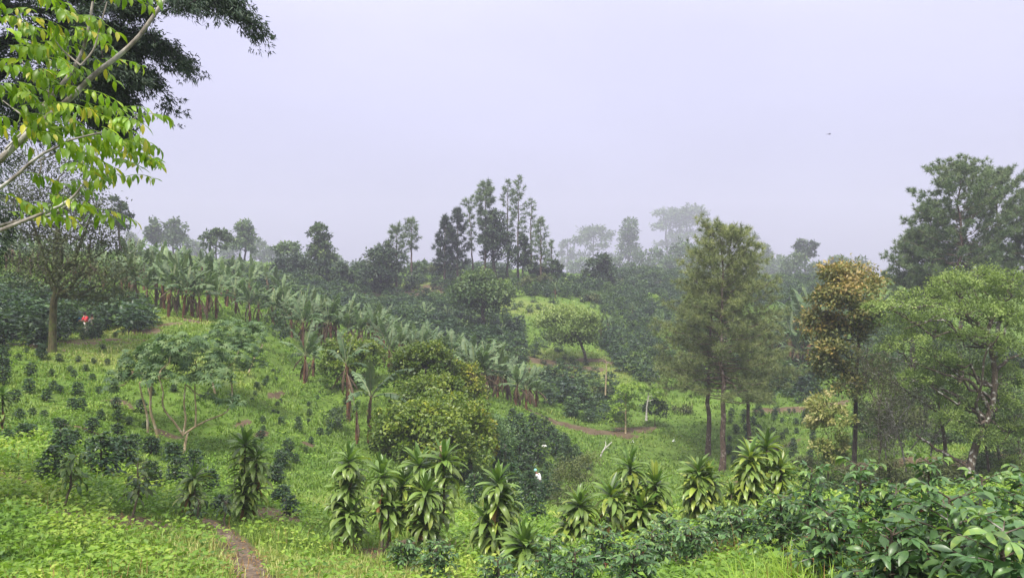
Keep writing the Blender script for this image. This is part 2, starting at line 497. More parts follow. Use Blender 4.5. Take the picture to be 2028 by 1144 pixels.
# where bare earth shows: (px, py, radius across, radius in depth)  and dry grass
SOIL = [(15, 942, .9, .5), (215, 1038, 1.1, .8), (310, 1046, 1.2, .7), (265, 1050, .8, .5), (525, 1015, 1.0, .9), (545, 1022, .7, .6),
        (120, 678, 4, .5), (220, 672, 3, .5), (20, 680, 4, .5), (285, 658, 1.2, 1.3), (330, 645, 1.0, 1.5), (380, 636, 1.2, 1),
        (545, 785, .25, 1.6), (480, 840, .25, 1.2), (610, 880, .35, .6), (520, 860, .25, 1.0),
        (240, 800, .9, .3), (170, 850, .9, .3), (330, 860, .8, .3), (270, 740, 1.1, .3),
        (1100, 838, 2.6, .8), (1160, 850, 2.8, .9), (1210, 858, 3.0, .9), (1260, 850, 2, .8), (1060, 822, 2, .8),
        (1060, 712, 5, 1.2), (1130, 728, 5, 1.2), (1095, 742, 4, 1.2), (1180, 715, 3, 1), (740, 605, 5, 6), (760, 590, 5, 6), (860, 575, 6, 6), (930, 560, 6, 5), (1240, 560, 14, 4), (1330, 556, 16, 4), (1630, 552, 14, 5),
        (1560, 812, 4, 1.0), (1620, 806, 4, 1.0), (1445, 955, 1.4, 1), (1560, 880, 2, .4), (1500, 900, 2, .4), (1600, 920, 2, .6), (1700, 930, 1.6, 1.2), (1800, 915, 1.8, 1.4), (1900, 930, 1.5, 1.5), (1990, 905, 2.2, 2),
        (850, 1075, 0.9, .9), (1370, 1105, 0.9, .5), (740, 1095, .6, .6), (610, 600, 4, 4)]
DRY = [(600, 1120, 2.4, 2.2), (700, 1140, 2.0, 2.0), (480, 1100, 1.5, 1.4), (330, 640, 4, 5), (250, 650, 4, 4), (300, 700, 6, 4), (1100, 720, 11, 7), (1050, 610, 9, 6), (760, 590, 9, 8), (870, 570, 9, 8)]
_SO = [(hit(a, b), r, s) for a, b, r, s in SOIL]
_DR = [(hit(a, b), r, s) for a, b, r, s in DRY]
PATH_PX = [(385, 1028), (410, 1036), (440, 1052), (465, 1075), (482, 1100), (492, 1125), (505, 1150), (520, 1185)]
PATH = np.array([hit(a, b) for a, b in PATH_PX])

def blobs(lst, x, y):
    r = np.zeros(len(x))
    for c, a, b in lst:
        d = np.sqrt(((x - c[0]) / a) ** 2 + ((y - c[1]) / b) ** 2) + 0.9 * fbm(x * 1.1, y * 1.1, 40, 3)
        r = np.maximum(r, np.clip(1.35 - d, 0, 1))
    return np.clip(r * 1.6, 0, 1)

def path_d(x, y):
    d = np.full(len(x), 1e9)
    for a, b in zip(PATH[:-1, :2], PATH[1:, :2]):
        ab = b - a
        t = np.clip(((x - a[0]) * ab[0] + (y - a[1]) * ab[1]) / (ab @ ab), 0, 1)
        d = np.minimum(d, np.hypot(x - a[0] - t * ab[0], y - a[1] - t * ab[1]))
    return d

def soil_at(x, y):
    s = blobs(_SO, x, y)
    s = np.maximum(s, 0.6 * np.clip(fbm(x * 0.5, y * 0.5, 77, 3) * 4 - 1.15, 0, 1) * np.clip((y - 20) / 10, 0, 1) * np.clip((75 - y) / 10, 0, 1))
    return np.maximum(s, np.clip(1.25 - path_d(x, y) / 0.42, 0, 1))

def ground_mat():
    m, n, o = new_mat('hillside ground')
    def attr(nm):
        a = n.nodes.new('ShaderNodeAttribute'); a.attribute_name = nm; return a
    def noise(s, d=6, r=0.6):
        t = n.nodes.new('ShaderNodeTexNoise'); t.inputs['Scale'].default_value = s; t.inputs['Detail'].default_value = d; t.inputs['Roughness'].default_value = r
        n.links.new(tcg.outputs['Object'], t.inputs['Vector']); return t
    def mix(f, a, b):
        x = n.nodes.new('ShaderNodeMix'); x.data_type = 'RGBA'
        for s, v in ((0, f), (6, a), (7, b)):
            if isinstance(v, tuple): x.inputs[s].default_value = (*v, 1)
            else: n.links.new(v, x.inputs[s])
        return x.outputs[2]
    def rng_(v, a, b):
        x = n.nodes.new('ShaderNodeMapRange'); x.inputs['From Min'].default_value = a; x.inputs['From Max'].default_value = b
        n.links.new(v, x.inputs['Value']); return x.outputs['Result']
    tcg = n.nodes.new('ShaderNodeTexCoord')
    nb, nm_, nf = noise(0.12), noise(1.1), noise(7.0, 8, 0.7)
    g1 = mix(rng_(nb.outputs['Fac'], .35, .65), (.082, .155, .023), (.125, .205, .032))
    g2 = mix(rng_(nm_.outputs['Fac'], .38, .68), g1, (.06, .10, .02))
    g3 = mix(rng_(nf.outputs['Fac'], .45, .75), g2, (.14, .19, .04))
    dry = mix(attr('dry').outputs['Fac'], g3, (.17, .195, .055))
    s1 = mix(rng_(nf.outputs['Fac'], .3, .7), (.055, .038, .022), (.118, .084, .050))
    s2 = mix(rng_(nm_.outputs['Fac'], .35, .7), s1, (.155, .118, .074))
    ad = n.nodes.new('ShaderNodeMath'); ad.operation = 'MULTIPLY_ADD'
    n.links.new(nf.outputs['Fac'], ad.inputs[0]); ad.inputs[1].default_value = 0.9
    sub = n.nodes.new('ShaderNodeMath'); sub.operation = 'SUBTRACT'; sub.inputs[1].default_value = 0.45
    n.links.new(attr('soil').outputs['Fac'], sub.inputs[0]); n.links.new(sub.outputs[0], ad.inputs[2])
    col = mix(rng_(ad.outputs[0], .28, .62), dry, s2)
    p = n.nodes.new('ShaderNodeBsdfPrincipled'); p.inputs['Roughness'].default_value = 0.95; p.inputs['Specular IOR Level'].default_value = 0.1
    n.links.new(col, p.inputs['Base Color'])
    b = n.nodes.new('ShaderNodeBump'); b.inputs['Strength'].default_value = 0.9; b.inputs['Distance'].default_value = 0.08
    n.links.new(nf.outputs['Fac'], b.inputs['Height']); n.links.new(b.outputs[0], p.inputs['Normal'])
    n.links.new(p.outputs[0], o.inputs['Surface'])
    return m

V, F, gx, gy = build_ground()
gg = G(); gg.add(V, F)
gme = gg.mesh('ground', ground_mat(), smooth=True)
a = gme.attributes.new('soil', 'FLOAT', 'POINT'); a.data.foreach_set('value', soil_at(gx, gy).astype(np.float32))
a = gme.attributes.new('dry', 'FLOAT', 'POINT'); a.data.foreach_set('value', (blobs(_DR, gx, gy) * 0.6).astype(np.float32))
top('ground', gme, kind='structure')
ZMIN = float(V[:, 2].min())

# dirt footpath: its own trodden strip, a shallow trough of packed earth
def build_path():
    t = np.linspace(0, len(PATH) - 1, 60)
    c = np.stack([np.interp(t, range(len(PATH)), PATH[:, k]) for k in (0, 1)], 1)
    d = nrm(np.gradient(c, axis=0)); s = np.stack([-d[:, 1], d[:, 0]], 1)
    cols = np.linspace(-1, 1, 7)
    vs = []
    for j, u in enumerate(cols):
        wd = 0.18 + 0.12 * vnoise(t * 1.7 + (5 if u > 0 else 0), t * 0 + 3.3, 8)
        p = c + s * (u * wd)[:, None]
        z = terr(p[:, 0], p[:, 1]) + 0.012 + 0.02 * vnoise(p[:, 0] * 9, p[:, 1] * 9, 5) - 0.012 * abs(u)
        vs.append(np.column_stack([p, z]))
    V = np.stack(vs, 1).reshape(-1, 3)
    i = (np.arange(59)[:, None] * 7 + np.arange(6)[None]).ravel()
    g = G(); g.add(V, np.stack([i, i + 1, i + 8, i + 7], 1))
    top('path', g.mesh('path', bark_mat('packed red earth', (.155, .115, .078), (.075, .054, .036), (.21, .165, .115), 0.4, 5), True), kind='structure')
build_path()

# ================================================================== plant builders
UP = np.array([0, 0, 1.0])

def sph(n):
    return nrm(rng.normal(0, 1, (n, 3)))

def clump_leaves(g, c, r, n, L, W, tint=(0.2, 0.8), sub=14, surf=0.75, droop=0.2, spread=0.22, out=0.7, ubias=1.0, mi=0):
    """leaves of one clump: gathered into sprays spread over a lumpy ellipsoid"""
    c, r = np.asarray(c, float), np.asarray(r, float)
    sub = max(3, int(sub))
    d = sph(sub)
    d[:, 2] = np.where(d[:, 2] < -0.5, -d[:, 2] * 0.6, d[:, 2])
    rad = surf + (1 - surf) * rng.random((sub, 1)) ** 0.5
    rad *= rng.uniform(0.8, 1.15, (sub, 1))
    k = rng.integers(0, sub, n)
    sc = c + d * rad * r
    P = sc[k] + rng.normal(0, 1, (n, 3)) * spread * r.mean() * np.array([1, 1, 0.75])
    D = nrm(nrm(P - c) * out + rng.normal(0, 0.6, (n, 3)) + np.array([0, 0, -droop]))
    U = np.array([0, 0, ubias]) + rng.normal(0, 0.55, (n, 3)) + (P - c) / r * 0.9
    t0 = tint[0] + (tint[1] - tint[0]) * rng.random(sub)
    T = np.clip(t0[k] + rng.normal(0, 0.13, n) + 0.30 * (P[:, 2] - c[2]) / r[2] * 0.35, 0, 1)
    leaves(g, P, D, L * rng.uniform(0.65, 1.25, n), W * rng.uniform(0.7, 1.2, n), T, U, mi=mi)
    return sc

def tree_from_clumps(name, label, base, trunk, clumps, leafmat, bark, n, L, W, r0, tint=(0.2, 0.8), sub=14, droop=0.2, surf=0.75,
                     limb_from=None, group=None, cat='tree', spread=0.22, twigs=2, extra=None, limb_r=0.3, wood_sides=7, sag=0.08):
    """trunk: path in base-relative metres; clumps: [(centre, radii, weight, tint shift)] base-relative"""
    t = thing(name, label, cat, base, group)
    gw, gl = G(), G()
    trunk = np.asarray(trunk, float)
    k = len(trunk)
    tt = np.linspace(0, 1, k)
    rad = r0 * (1 - 0.62 * tt); rad[0] *= 1.35
    tube(gw, trunk, rad, wood_sides)
    tot = sum(c[2] for c in clumps)
    for c, r, wgt, sh in clumps:
        c = np.asarray(c, float); r = np.asarray(r, float)
        nn = int(n * wgt / tot)
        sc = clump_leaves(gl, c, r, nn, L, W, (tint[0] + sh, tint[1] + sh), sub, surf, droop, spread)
        # limb: from the trunk point a little lower than the clump
        i0 = int(k * (limb_from or 0.45))
        j = i0 + int(np.argmin(np.linalg.norm(trunk[i0:] - (c - np.array([0, 0, 0.45 * np.linalg.norm(c[:2] - trunk[-1, :2])])), axis=1)))
        if np.linalg.norm(c - trunk[j]) > 0.25 * r.mean():
            tube(gw, curve(trunk[j], c, 7, 0.12, -sag), np.linspace(max(rad[j] * 0.62, 0.01), r0 * limb_r * 0.35, 7), 5)
        for q in sc[rng.permutation(len(sc))[:twigs]]:
            tube(gw, curve(c, q, 4, 0.15), np.linspace(r0 * limb_r * 0.3, r0 * 0.05, 4), 4)
    if extra:
        extra(gw, gl)
    part('trunk', gw.mesh('trunk', M[bark], True), t)
    part('crown', gl.mesh('crown', M[leafmat]), t)
    return t

def px_clumps(lst, Y, base, depth=0.9, squash=1.0):
    """[(px, py, rpx, rpy[, tint shift[, weight]])] at distance Y -> base-relative clumps with their own depth"""
    o = []
    for q in lst:
        px, py, rx, ry = q[:4]
        sh = q[4] if len(q) > 4 else 0.0
        s = Y / FPX
        d = rng.uniform(-1, 1) * rx * s * depth
        p = ray(px, py, Y) * np.array([1, 1, 1])
        p = p + np.array([0, d, 0]) - base
        wgt = q[5] if len(q) > 5 else 1.0
        o.append((p, (rx * s, max(rx, ry) * s * squash, ry * s), rx * ry * wgt, sh))
    return o

def px_path(lst, Y, base, dy=None):
    p = np.array([ray(a, b, Y) for a, b in lst]) - base
    if dy is not None:
        p[:, 1] += np.asarray(dy)
    return p

def smooth_path(p, n=12):
    p = np.asarray(p, float)
    k = len(p)
    t = np.linspace(0, k - 1, n)
    # catmull-rom
    o = []
    for u in t:
        i = min(int(u), k - 2); f = u - i
        a, b, c, d = p[max(i - 1, 0)], p[i], p[i + 1], p[min(i + 2, k - 1)]
        o.append(0.5 * ((2 * b) + (-a + c) * f + (2 * a - 5 * b + 4 * c - d) * f * f + (-a + 3 * b - 3 * c + d) * f ** 3))
    return np.array(o)

# ---- pines
def pine(name, label, base, H, lo, rfn, nb, tuft_n, needle, width, mat, bark, r0, group=None, lean=(0, 0), tufts=9, tint=(0.2, 0.8), up=(0.0, 0.9), side=0.16, kinks=0.01, droop=0.0, blen=1.0, s0=0.3):
    t = thing(name, label, 'pine tree', base, group)
    gw, gl = G(), G()
    k = 14
    zz = np.linspace(0, H, k)
    tr = np.stack([lean[0] * zz / H, lean[1] * zz / H, zz], 1)
    tr[1:-1, :2] += rng.normal(0, kinks * H, (k - 2, 2)) * 0.6
    rad = r0 * (1 - 0.85 * zz / H); rad[0] *= 1.25
    tube(gw, tr, rad, 8)
    for i in range(nb):
        f = (i + rng.random()) / nb
        f = 1 - (1 - f) ** 1.05
        h = H * (lo + (0.985 - lo) * f)
        R = rfn(f) * rng.uniform(0.62, 1.12)
        az = i * 2.39996 + rng.normal(0, 0.4)
        el = up[0] + (up[1] - up[0]) * f ** 1.6 + rng.normal(0, 0.10)
        p0 = np.array([np.interp(h, zz, tr[:, 0]), np.interp(h, zz, tr[:, 1]), h])
        dr = np.array([math.cos(az) * math.cos(el), math.sin(az) * math.cos(el), math.sin(el)])
        p1 = p0 + dr * R
        p1[2] += 0.10 * R - droop * R
        br = curve(p0, p1, 6, 0.07, -0.05)
        tube(gw, br, np.linspace(max(0.012, r0 * 0.20 * (1 - f * 0.7)), 0.008 + r0 * 0.02, 6), 4, cap=False)
        m = max(3, int(tufts * (0.4 + 0.6 * R / max(rfn(0.3), 0.1))))
        s = s0 + (1 - s0) * rng.random(m) ** 0.7
        s[0] = 1
        bi = s * 5
        i0 = np.minimum(bi.astype(int), 4); ff = (bi - i0)[:, None]
        Q = br[i0] * (1 - ff) + br[i0 + 1] * ff
        Q = Q + rng.normal(0, 1, (m, 3)) * np.array([1, 1, 0.6]) * side * np.sqrt(R) * 1.5 * blen + np.array([0, 0, 0.03 * R])
        ti = np.clip(tint[0] + (tint[1] - tint[0]) * (rng.random(m) * 0.7 + 0.3 * f), 0, 1)
        P = np.repeat(Q, tuft_n, 0)
        D = nrm(dr * 0.5 + np.array([0, 0, 0.25]) + rng.normal(0, 0.75, (m * tuft_n, 3)))
        needles(gl, P, D, needle * rng.uniform(0.7, 1.2, m * tuft_n), width, np.clip(np.repeat(ti, tuft_n) + rng.normal(0, 0.08, m * tuft_n), 0, 1))
    part('trunk', gw.mesh('trunk', M[bark], True), t)
    part('crown', gl.mesh('crown', M[mat]), t)
    return t

# ---- auto-shaped broadleaf trees for the ridge
def auto_clumps(shape, H, lo, R, n):
    o = []
    for i in range(n):
        f = (i + 0.5) / n
        az = i * 2.39996 + rng.normal(0, 0.3)
        if shape == 'dome':
            z = lo + (0.90 - lo) * f
            q = math.sqrt(max(0.05, 1 - ((f - 0.35) / 0.75) ** 2)) * R * 0.72
            rr = R * rng.uniform(0.34, 0.50)
            rad = (rr, rr, rr * 0.8)
        elif shape == 'column':
            z = lo + (0.93 - lo) * f
            q = R * (0.65 - 0.35 * f) * rng.uniform(0.5, 1)
            rr = R * rng.uniform(0.4, 0.55) * (1.05 - 0.5 * f)
            rad = (rr, rr, rr * 0.9)
        elif shape == 'umbrella':
            z = lo + (0.94 - lo) * (1 - (1 - f) ** 2)
            q = R * math.sqrt(max(0, 1 - f)) * 0.85
            rr = R * rng.uniform(0.28, 0.42)
            rad = (rr, rr, rr * 0.45)
        else:                     # layered
            z = lo + (0.95 - lo) * f
            q = R * rng.uniform(0.3, 0.9) * (1 - 0.55 * f)
            rr = R * rng.uniform(0.32, 0.5)
            rad = (rr, rr, rr * 0.36)
        o.append(((math.cos(az) * q, math.sin(az) * q, z * H), rad, rad[0] * rad[2], rng.uniform(-0.08, 0.08)))
    return o

def auto_tree(name, label, px, Y, toppx, halfw, shape, mat, bark, lo=0.35, n=2500, L=0.5, W=0.28, nclump=9, group=None, tint=(.2, .8), r0=None, base_px=None, spread=0.3, sub=10, twigs=2, surf=0.75):
    base = at(px, Y)
    topz = (CY - toppx) / FPX * Y
    H = max(1.5, topz - base[2])
    R = halfw / FPX * Y
    if base_px is not None:
        lo = lo
    k = 8
    zz = np.linspace(0, H * 0.86, k)
    tr = np.stack([zz * 0 + np.cumsum(rng.normal(0, 0.012 * H, k)), zz * 0 + np.cumsum(rng.normal(0, 0.012 * H, k)), zz], 1)
    tr[:, :2] -= tr[0, :2]
    return tree_from_clumps(name, label, base, tr, auto_clumps(shape, H, lo, R, nclump), mat, bark, n, L, W, r0 or 0.022 * H + 0.03,
                            tint, sub, 0.15, surf, max(0.1, lo * 0.7), group, spread=spread, twigs=twigs)

# ---- single leaves with a bend, used as parts
def strap_leaf(name, mat, W, curv, nseg=6, prof='lance', fold=0.22, twist=0.0, tintc=0.5, wav=0.0, edge=0.12):
    """unit-length leaf along +Y, top side +Z, bending down by curv radians"""
    s = np.linspace(0, 1, nseg + 1)
    if prof == 'lance':
        wd = np.interp(s, [0, .08, .3, .55, .8, 1], [.45, .55, .85, 1.0, .72, 0.02])
    elif prof == 'ovate':
        wd = np.interp(s, [0, .06, .25, .45, .7, .88, 1], [.05, .18, .82, 1.0, .78, .32, 0.02])
    else:
        wd = np.interp(s, [0, .2, .6, 1], [.6, 1, .8, 0.02])
    ang = -curv * s ** 1.2
    y = np.concatenate([[0], np.cumsum(np.cos((ang[1:] + ang[:-1]) / 2)) / nseg])
    z = np.concatenate([[0], np.cumsum(np.sin((ang[1:] + ang[:-1]) / 2)) / nseg])
    nx = np.stack([-np.sin(ang) * 0, -np.sin(ang), np.cos(ang)], 1)
    mid = np.stack([0 * y, y, z], 1)
    tw = twist * s
    side = np.stack([np.cos(tw), 0 * tw, np.sin(tw)], 1)
    wave = wav * np.sin(s * 14 + rng.random() * 6)
    Lf = mid - side * (wd * W / 2)[:, None] + nx * (wd * W * (fold + wave))[:, None]
    Rt = mid + side * (wd * W / 2)[:, None] + nx * (wd * W * (fold - wave))[:, None]
    V = np.vstack([Lf, mid, Rt])
    n = nseg + 1
    F, T = [], []
    for i in range(nseg):
        F += [(i, n + i, n + i + 1, i + 1), (n + i, 2 * n + i, 2 * n + i + 1, n + i + 1)]
        tt = tintc + rng.normal(0, 0.05) + edge * (i / nseg)
        T += [tt, tt + 0.05]
    g = G(); g.add(V, F, np.clip(T, 0, 1))
    return g.mesh(name, mat, True)

def leaf_matrix(p, az, el, L, roll=0.0, wscale=1.0):
    """leaf based at p heading az, rising by el"""
    Rm = Matrix.Rotation(az - math.pi / 2, 4, 'Z') @ Matrix.Rotation(el, 4, 'X') @ Matrix.Rotation(roll, 4, 'Y')
    return Matrix.Translation(Vector(p)) @ Rm @ Matrix.Diagonal((L * wscale, L, L, 1))

# ---- banana
def banana_leaf_geo(W, curv, torn, tint0, nseg=11, petiole=0.14):
    g = G()
    s = np.linspace(0, 1, nseg + 1)
    ang = -curv * s ** 1.5
    y = np.concatenate([[0], np.cumsum(np.cos((ang[1:] + ang[:-1]) / 2)) / nseg])
    z = np.concatenate([[0], np.cumsum(np.sin((ang[1:] + ang[:-1]) / 2)) / nseg])
    mid = np.stack([0 * y, y, z], 1)
    tube(g, mid, np.linspace(0.020, 0.004, nseg + 1), 3, 0.88, cap=False)
    def at_s(u):
        return np.array([0, np.interp(u, s, y), np.interp(u, s, z)]), np.interp(u, s, ang)
    u = petiole
    while u < 0.985:
        du = rng.uniform(0.05, 0.11) if torn > 0.3 else rng.uniform(0.09, 0.14)
        u2 = min(u + du, 1.0)
        for sg in (-1, 1):
            gap = torn * rng.uniform(0.0, 0.35) * (u2 - u)
            ua, ub = u, u2
            pa, aa = at_s(ua); pb, ab = at_s(ub)
            def wdt(v):
                q = (v - petiole) / (1 - petiole)
                return W * 0.5 * np.interp(q, [0, .08, .3, .6, .85, 1], [.25, .65, 1, .95, .6, .08])
            dr = rng.uniform(-0.3, 0.25) - torn * rng.uniform(0.1, 1.1)   # blade strip hangs
            sweep = 0.22 + 0.2 * rng.random()
            fwd = np.array([0, math.cos(aa), math.sin(aa)])
            nor = np.array([0, -math.sin(aa), math.cos(aa)])
            od = np.array([sg * math.cos(dr), 0, 0]) + nor * math.sin(dr) + fwd * sweep
            wa, wb = wdt(ua), wdt(ub)
            ma = pa + od * wa * 0.55 + nor * 0.02; mb = pb - fwd * gap * .5 + od * wb * 0.55 + nor * 0.02
            oa = pa + od * wa + fwd * gap * 0.5 - UP * 0.10 * wa; ob = pb - fwd * gap + od * wb - UP * 0.10 * wb
            t = tint0 + rng.normal(0, 0.07)
            g.add(np.array([pa, pb, mb, ma, oa, ob]), [(0, 1, 2, 3), (3, 2, 5, 4)], [np.clip(t, 0, 1), np.clip(t + 0.05, 0, 1)])
        u = u2
    return g

BAN = {}
def banana_protos():
    for i in range(8):
        curv = [0.15, 0.3, 0.5, 0.75, 1.1, 1.6, 0.7, 1.0][i]
        torn = [0.1, 0.3, 0.5, 0.7, 0.9, 1.0, 0.9, 0.6][i]
        g = banana_leaf_geo([.20, .25, .25, .24, .23, .22, .21, .26][i], curv, torn, [.72, .5, .35, .4, .3, .25, .5, .45][i])
        BAN[i] = (g, g.mesh('leaf', M['banana'], True))
    for i in range(3):
        g = banana_leaf_geo(0.13, 0.6 + 0.3 * i, 1.0, 0.4)
        BAN['dry%d' % i] = (g, g.mesh('dry_leaf', M['banana_dry'], True))
banana_protos()

def banana_plan(h, n, Lf, seed, ndry, spear=True):
    r = np.random.default_rng(seed)
    o = []
    for i in range(n):
        f = i / max(n - 1, 1)                    # 0 youngest .. 1 oldest
        az = i * 2.1 + r.normal(0, 0.35)
        el = 1.42 - 0.95 * f ** 1.2 + r.normal(0, 0.10)
        k = 0 if (i == 0 and spear) else int(np.clip(round(1 + f * 4 + r.normal(0, 0.8)), 1, 5)) if r.random() < .8 else int(r.integers(6, 8))
        o.append((k, (0, 0, h * (1.0 - 0.05 * f)), az, el, Lf * r.uniform(0.8, 1.1) * (0.75 if k == 0 else 1), r.normal(0, 0.25), 0.6 if k == 0 else 1.0))
    for i in range(ndry):
        az = r.uniform(0, 6.28)
        o.append(('dry%d' % r.integers(0, 3), (0.05 * math.cos(az), 0.05 * math.sin(az), h * r.uniform(0.78, 0.97)), az, -1.0 + r.normal(0, 0.25), Lf * r.uniform(0.5, 0.85), r.normal(0, 0.4), 1.0))
    return o

def stem_geo(h, r0, lean):
    g = G()
    zz = np.linspace(-0.25, h, 7)
    tube(g, np.stack([lean[0] * (zz / h) ** 2, lean[1] * (zz / h) ** 2, zz], 1), r0 * np.interp(zz / h, [-.2, 0, .2, .8, 1], [1.25, 1.15, 1.0, .62, .5]), 9)
    # old sheath flaps
    for i in range(7):
        az = rng.uniform(0, 6.28); z0 = h * rng.uniform(0.35, 0.95)
        d = np.array([math.cos(az), math.sin(az), 0])
        a = d * r0 * 0.8 + UP * z0
        sd = np.array([-d[1], d[0], 0]) * r0 * 0.6
        b = d * r0 * 1.7 + UP * (z0 - h * rng.uniform(0.12, 0.3))
        g.add([a - sd, a + sd, b + sd * 0.5, b - sd * 0.5], [(0, 1, 2, 3)], 0.5)
    return g

def banana(base, h, n, Lf, seed, label, group=None, ndry=4, parts=True, rz=0.0, lean=None, r0=None):
    r = np.random.default_rng(seed)
    lean = lean if lean is not None else (r.normal(0, 0.12 * h * .6), r.normal(0, 0.12 * h * .6))
    r0 = r0 or 0.055 * h ** 0.8 + 0.02
    plan = banana_plan(h, n, Lf, seed, ndry)
    off = np.array([lean[0], lean[1], 0])
    t = thing('banana_plant', label, 'banana plant', base, group, rz)
    part('stem', stem_geo(h, r0, lean).mesh('stem', M['banana_stem'], True), t)
    if parts:
        for k, p, az, el, L, roll, ws in plan:
            mat = leaf_matrix(np.asarray(p) + off * (p[2] / h) ** 2, az, el, L, roll, ws)
            part('dry_leaf' if isinstance(k, str) else 'leaf', BAN[k][1], t, mat)
    else:
        gl, gd = G(), G()
        for k, p, az, el, L, roll, ws in plan:
            mt = np.array(leaf_matrix(np.asarray(p) + off * (p[2] / h) ** 2, az, el, L, roll, ws))
            (gd if isinstance(k, str) else gl).merge(BAN[k][0], mt[:3, :3], mt[:3, 3], rng.normal(0, 0.06))
        part('leaves', gl.mesh('leaves', M['banana'], True), t)
        if gd.n:
            part('dry_leaves', gd.mesh('dry_leaves', M['banana_dry'], True), t)
    return t

# ---- dracaena
DRA = {}
def dracaena_protos():
    for key in ('dracaena', 'dracaena_yellow', 'dracaena_dry'):
        for j, c in enumerate((0.15, 0.6, 1.1, 1.7, 2.2)):
            DRA[key, j] = strap_leaf('leaf', M[key], 0.225, c, 6, 'lance', 0.2, rng.normal(0, .25), 0.30 + 0.08 * j * (key == 'dracaena'), 0.02, 0.16)
dracaena_protos()

def dracaena(base, canes, label, L=0.52, yellow=0.1, group='dracaena plants in the hedge row', cut=None, rz=0.0):
    """canes: [(dx, dy, height, lowest leafy height, hanging leaves)]"""
    t = thing('dracaena_plant', label, 'dracaena', base, group, rz)
    gs = G()
    for dx, dy, h, lowz, nh in canes:
        dx += rng.normal(0, .05 * h); dy += rng.normal(0, .05 * h); tilt = rng.uniform(-.25, .25); fullness = rng.uniform(.8, 1.15)
        zz = np.linspace(-0.15, h, 7)
        cx = dx * np.clip(zz / h * 2.2, 0, 1); cy = dy * np.clip(zz / h * 2.2, 0, 1)
        tube(gs, np.stack([cx, cy, zz], 1), np.linspace(0.045, 0.02, 7), 6)
        n = int(28 * fullness)
        for i in range(n):                       # rosette at the head
            f = i / (n - 1)
            el = 1.40 - 1.45 * f ** 0.85 + rng.normal(0, 0.16) + tilt * math.cos(i * 2.4)
            j = min(3, int(f * 2.4 + rng.random() * 1.1))
            key = 'dracaena_yellow' if rng.random() < yellow * .6 else 'dracaena'
            part('leaf', DRA[key, j], t, leaf_matrix((dx, dy, h - 0.12 * f), i * 2.4 + rng.normal(0, .25), el, L * rng.uniform(.8, 1.1) * (0.85 + .15 * f), rng.normal(0, .2)))
        nh = int(nh * 1.6)
        for i in range(nh):                      # older leaves hanging down the cane
            z = lowz + (h - 0.12 - lowz) * (1 - (i + rng.random()) / nh)
            q = np.clip(z / h * 2.2, 0, 1)
            dead = rng.random() < 0.03 + 0.12 * (z < lowz + 0.25)
            key = 'dracaena_dry' if dead and rng.random() < .6 else 'dracaena_yellow' if rng.random() < yellow * 1.2 else 'dracaena'
            el = rng.uniform(0.0, 0.85) - (1.3 if dead else 0)
            part('leaf', DRA[key, 2 if dead else int(rng.integers(2, 5))], t, leaf_matrix((dx * q, dy * q, z), i * 2.4 + rng.normal(0, .4), el, L * rng.uniform(.75, 1.05), rng.normal(0, .25)))
    if cut:
        g = G()
        tube(g, np.array([(cut[0], cut[1], cut[2]), (cut[0] + .02, cut[1], cut[2] + cut[3] * .5), (cut[0] + .02, cut[1], cut[2] + cut[3])]), [0.05, 0.05, 0.05], 8)
        part('cut_stem', g.mesh('cut_stem', M['bark_pale'], True), t)
    part('cane', gs.mesh('cane', M['cane'], True), t)
    return t

# ---- coffee
def coffee_geo(H, R, npair, L, W, droop=0.35, whorls=9, tint=(.2, .7), lo=0.18):
    """(stem, foliage) of a coffee bush: level branches in pairs, leaves opposite along them"""
    gw, gl = G(), G()
    tube(gw, np.array([(0, 0, -0.1), (rng.normal(0, .02), rng.normal(0, .02), H * .5), (0, 0, H)]), [0.022 * H + .006, 0.016 * H + .004, 0.005], 5)
    nb = whorls * 2
    P, D, T = [], [], []
    for i in range(nb):
        f = (i + rng.random()) / nb
        z = H * (lo + (1 - lo) * f)
        az = (i // 2) * 2.2 + (i % 2) * math.pi + rng.normal(0, .35)
        ln = R * (1.05 - 0.75 * f ** 1.6) * rng.uniform(.7, 1.1)
        d = np.array([math.cos(az), math.sin(az), 0.35 * f + 0.12])
        p0 = np.array([0, 0, z])
        s = np.linspace(0.2, 1, npair)
        pts = p0 + d * (s * ln)[:, None]
        pts[:, 2] -= droop * ln * s ** 2
        tube(gw, np.vstack([p0, pts[::max(1, npair // 3)], pts[-1:]]), 0.006 + 0.002 * H, 3, cap=False)
        sd = np.array([-d[1], d[0], 0.0])
        t0 = rng.uniform(*tint)
        for sg in (-1, 1):
            P.append(pts + rng.normal(0, .02 * R, pts.shape)); D.append(sd * sg + d * .6 + np.array([0, 0, -.25]) + rng.normal(0, .25, pts.shape))
            T.append(np.clip(t0 + 0.25 * s + 0.15 * f + rng.normal(0, .1, npair), 0, 1))
    P, D, T = np.vstack(P), np.vstack(D), np.concatenate(T)
    leaves(gl, P, D, L * rng.uniform(.75, 1.2, len(P)), W * rng.uniform(.8, 1.15, len(P)), T, np.array([0, 0, 1.]) + rng.normal(0, .35, P.shape), 0.15)
    return gw, gl

CL = []
def coffee_leaf_protos():
    for i in range(5):
        CL.append(strap_leaf('leaf', M['coffee_near'], [.36, .38, .34, .40, .37][i], [.3, .7, 1.0, .5, 1.3][i], 6, 'ovate', 0.16, rng.normal(0, .3), [.2, .38, .5, .3, .66][i], 0.05, 0.08))
coffee_leaf_protos()
M['cherry'] = plain_mat('red coffee cherry', (.30, .03, .025), 0.35, 0.5, 0.2)

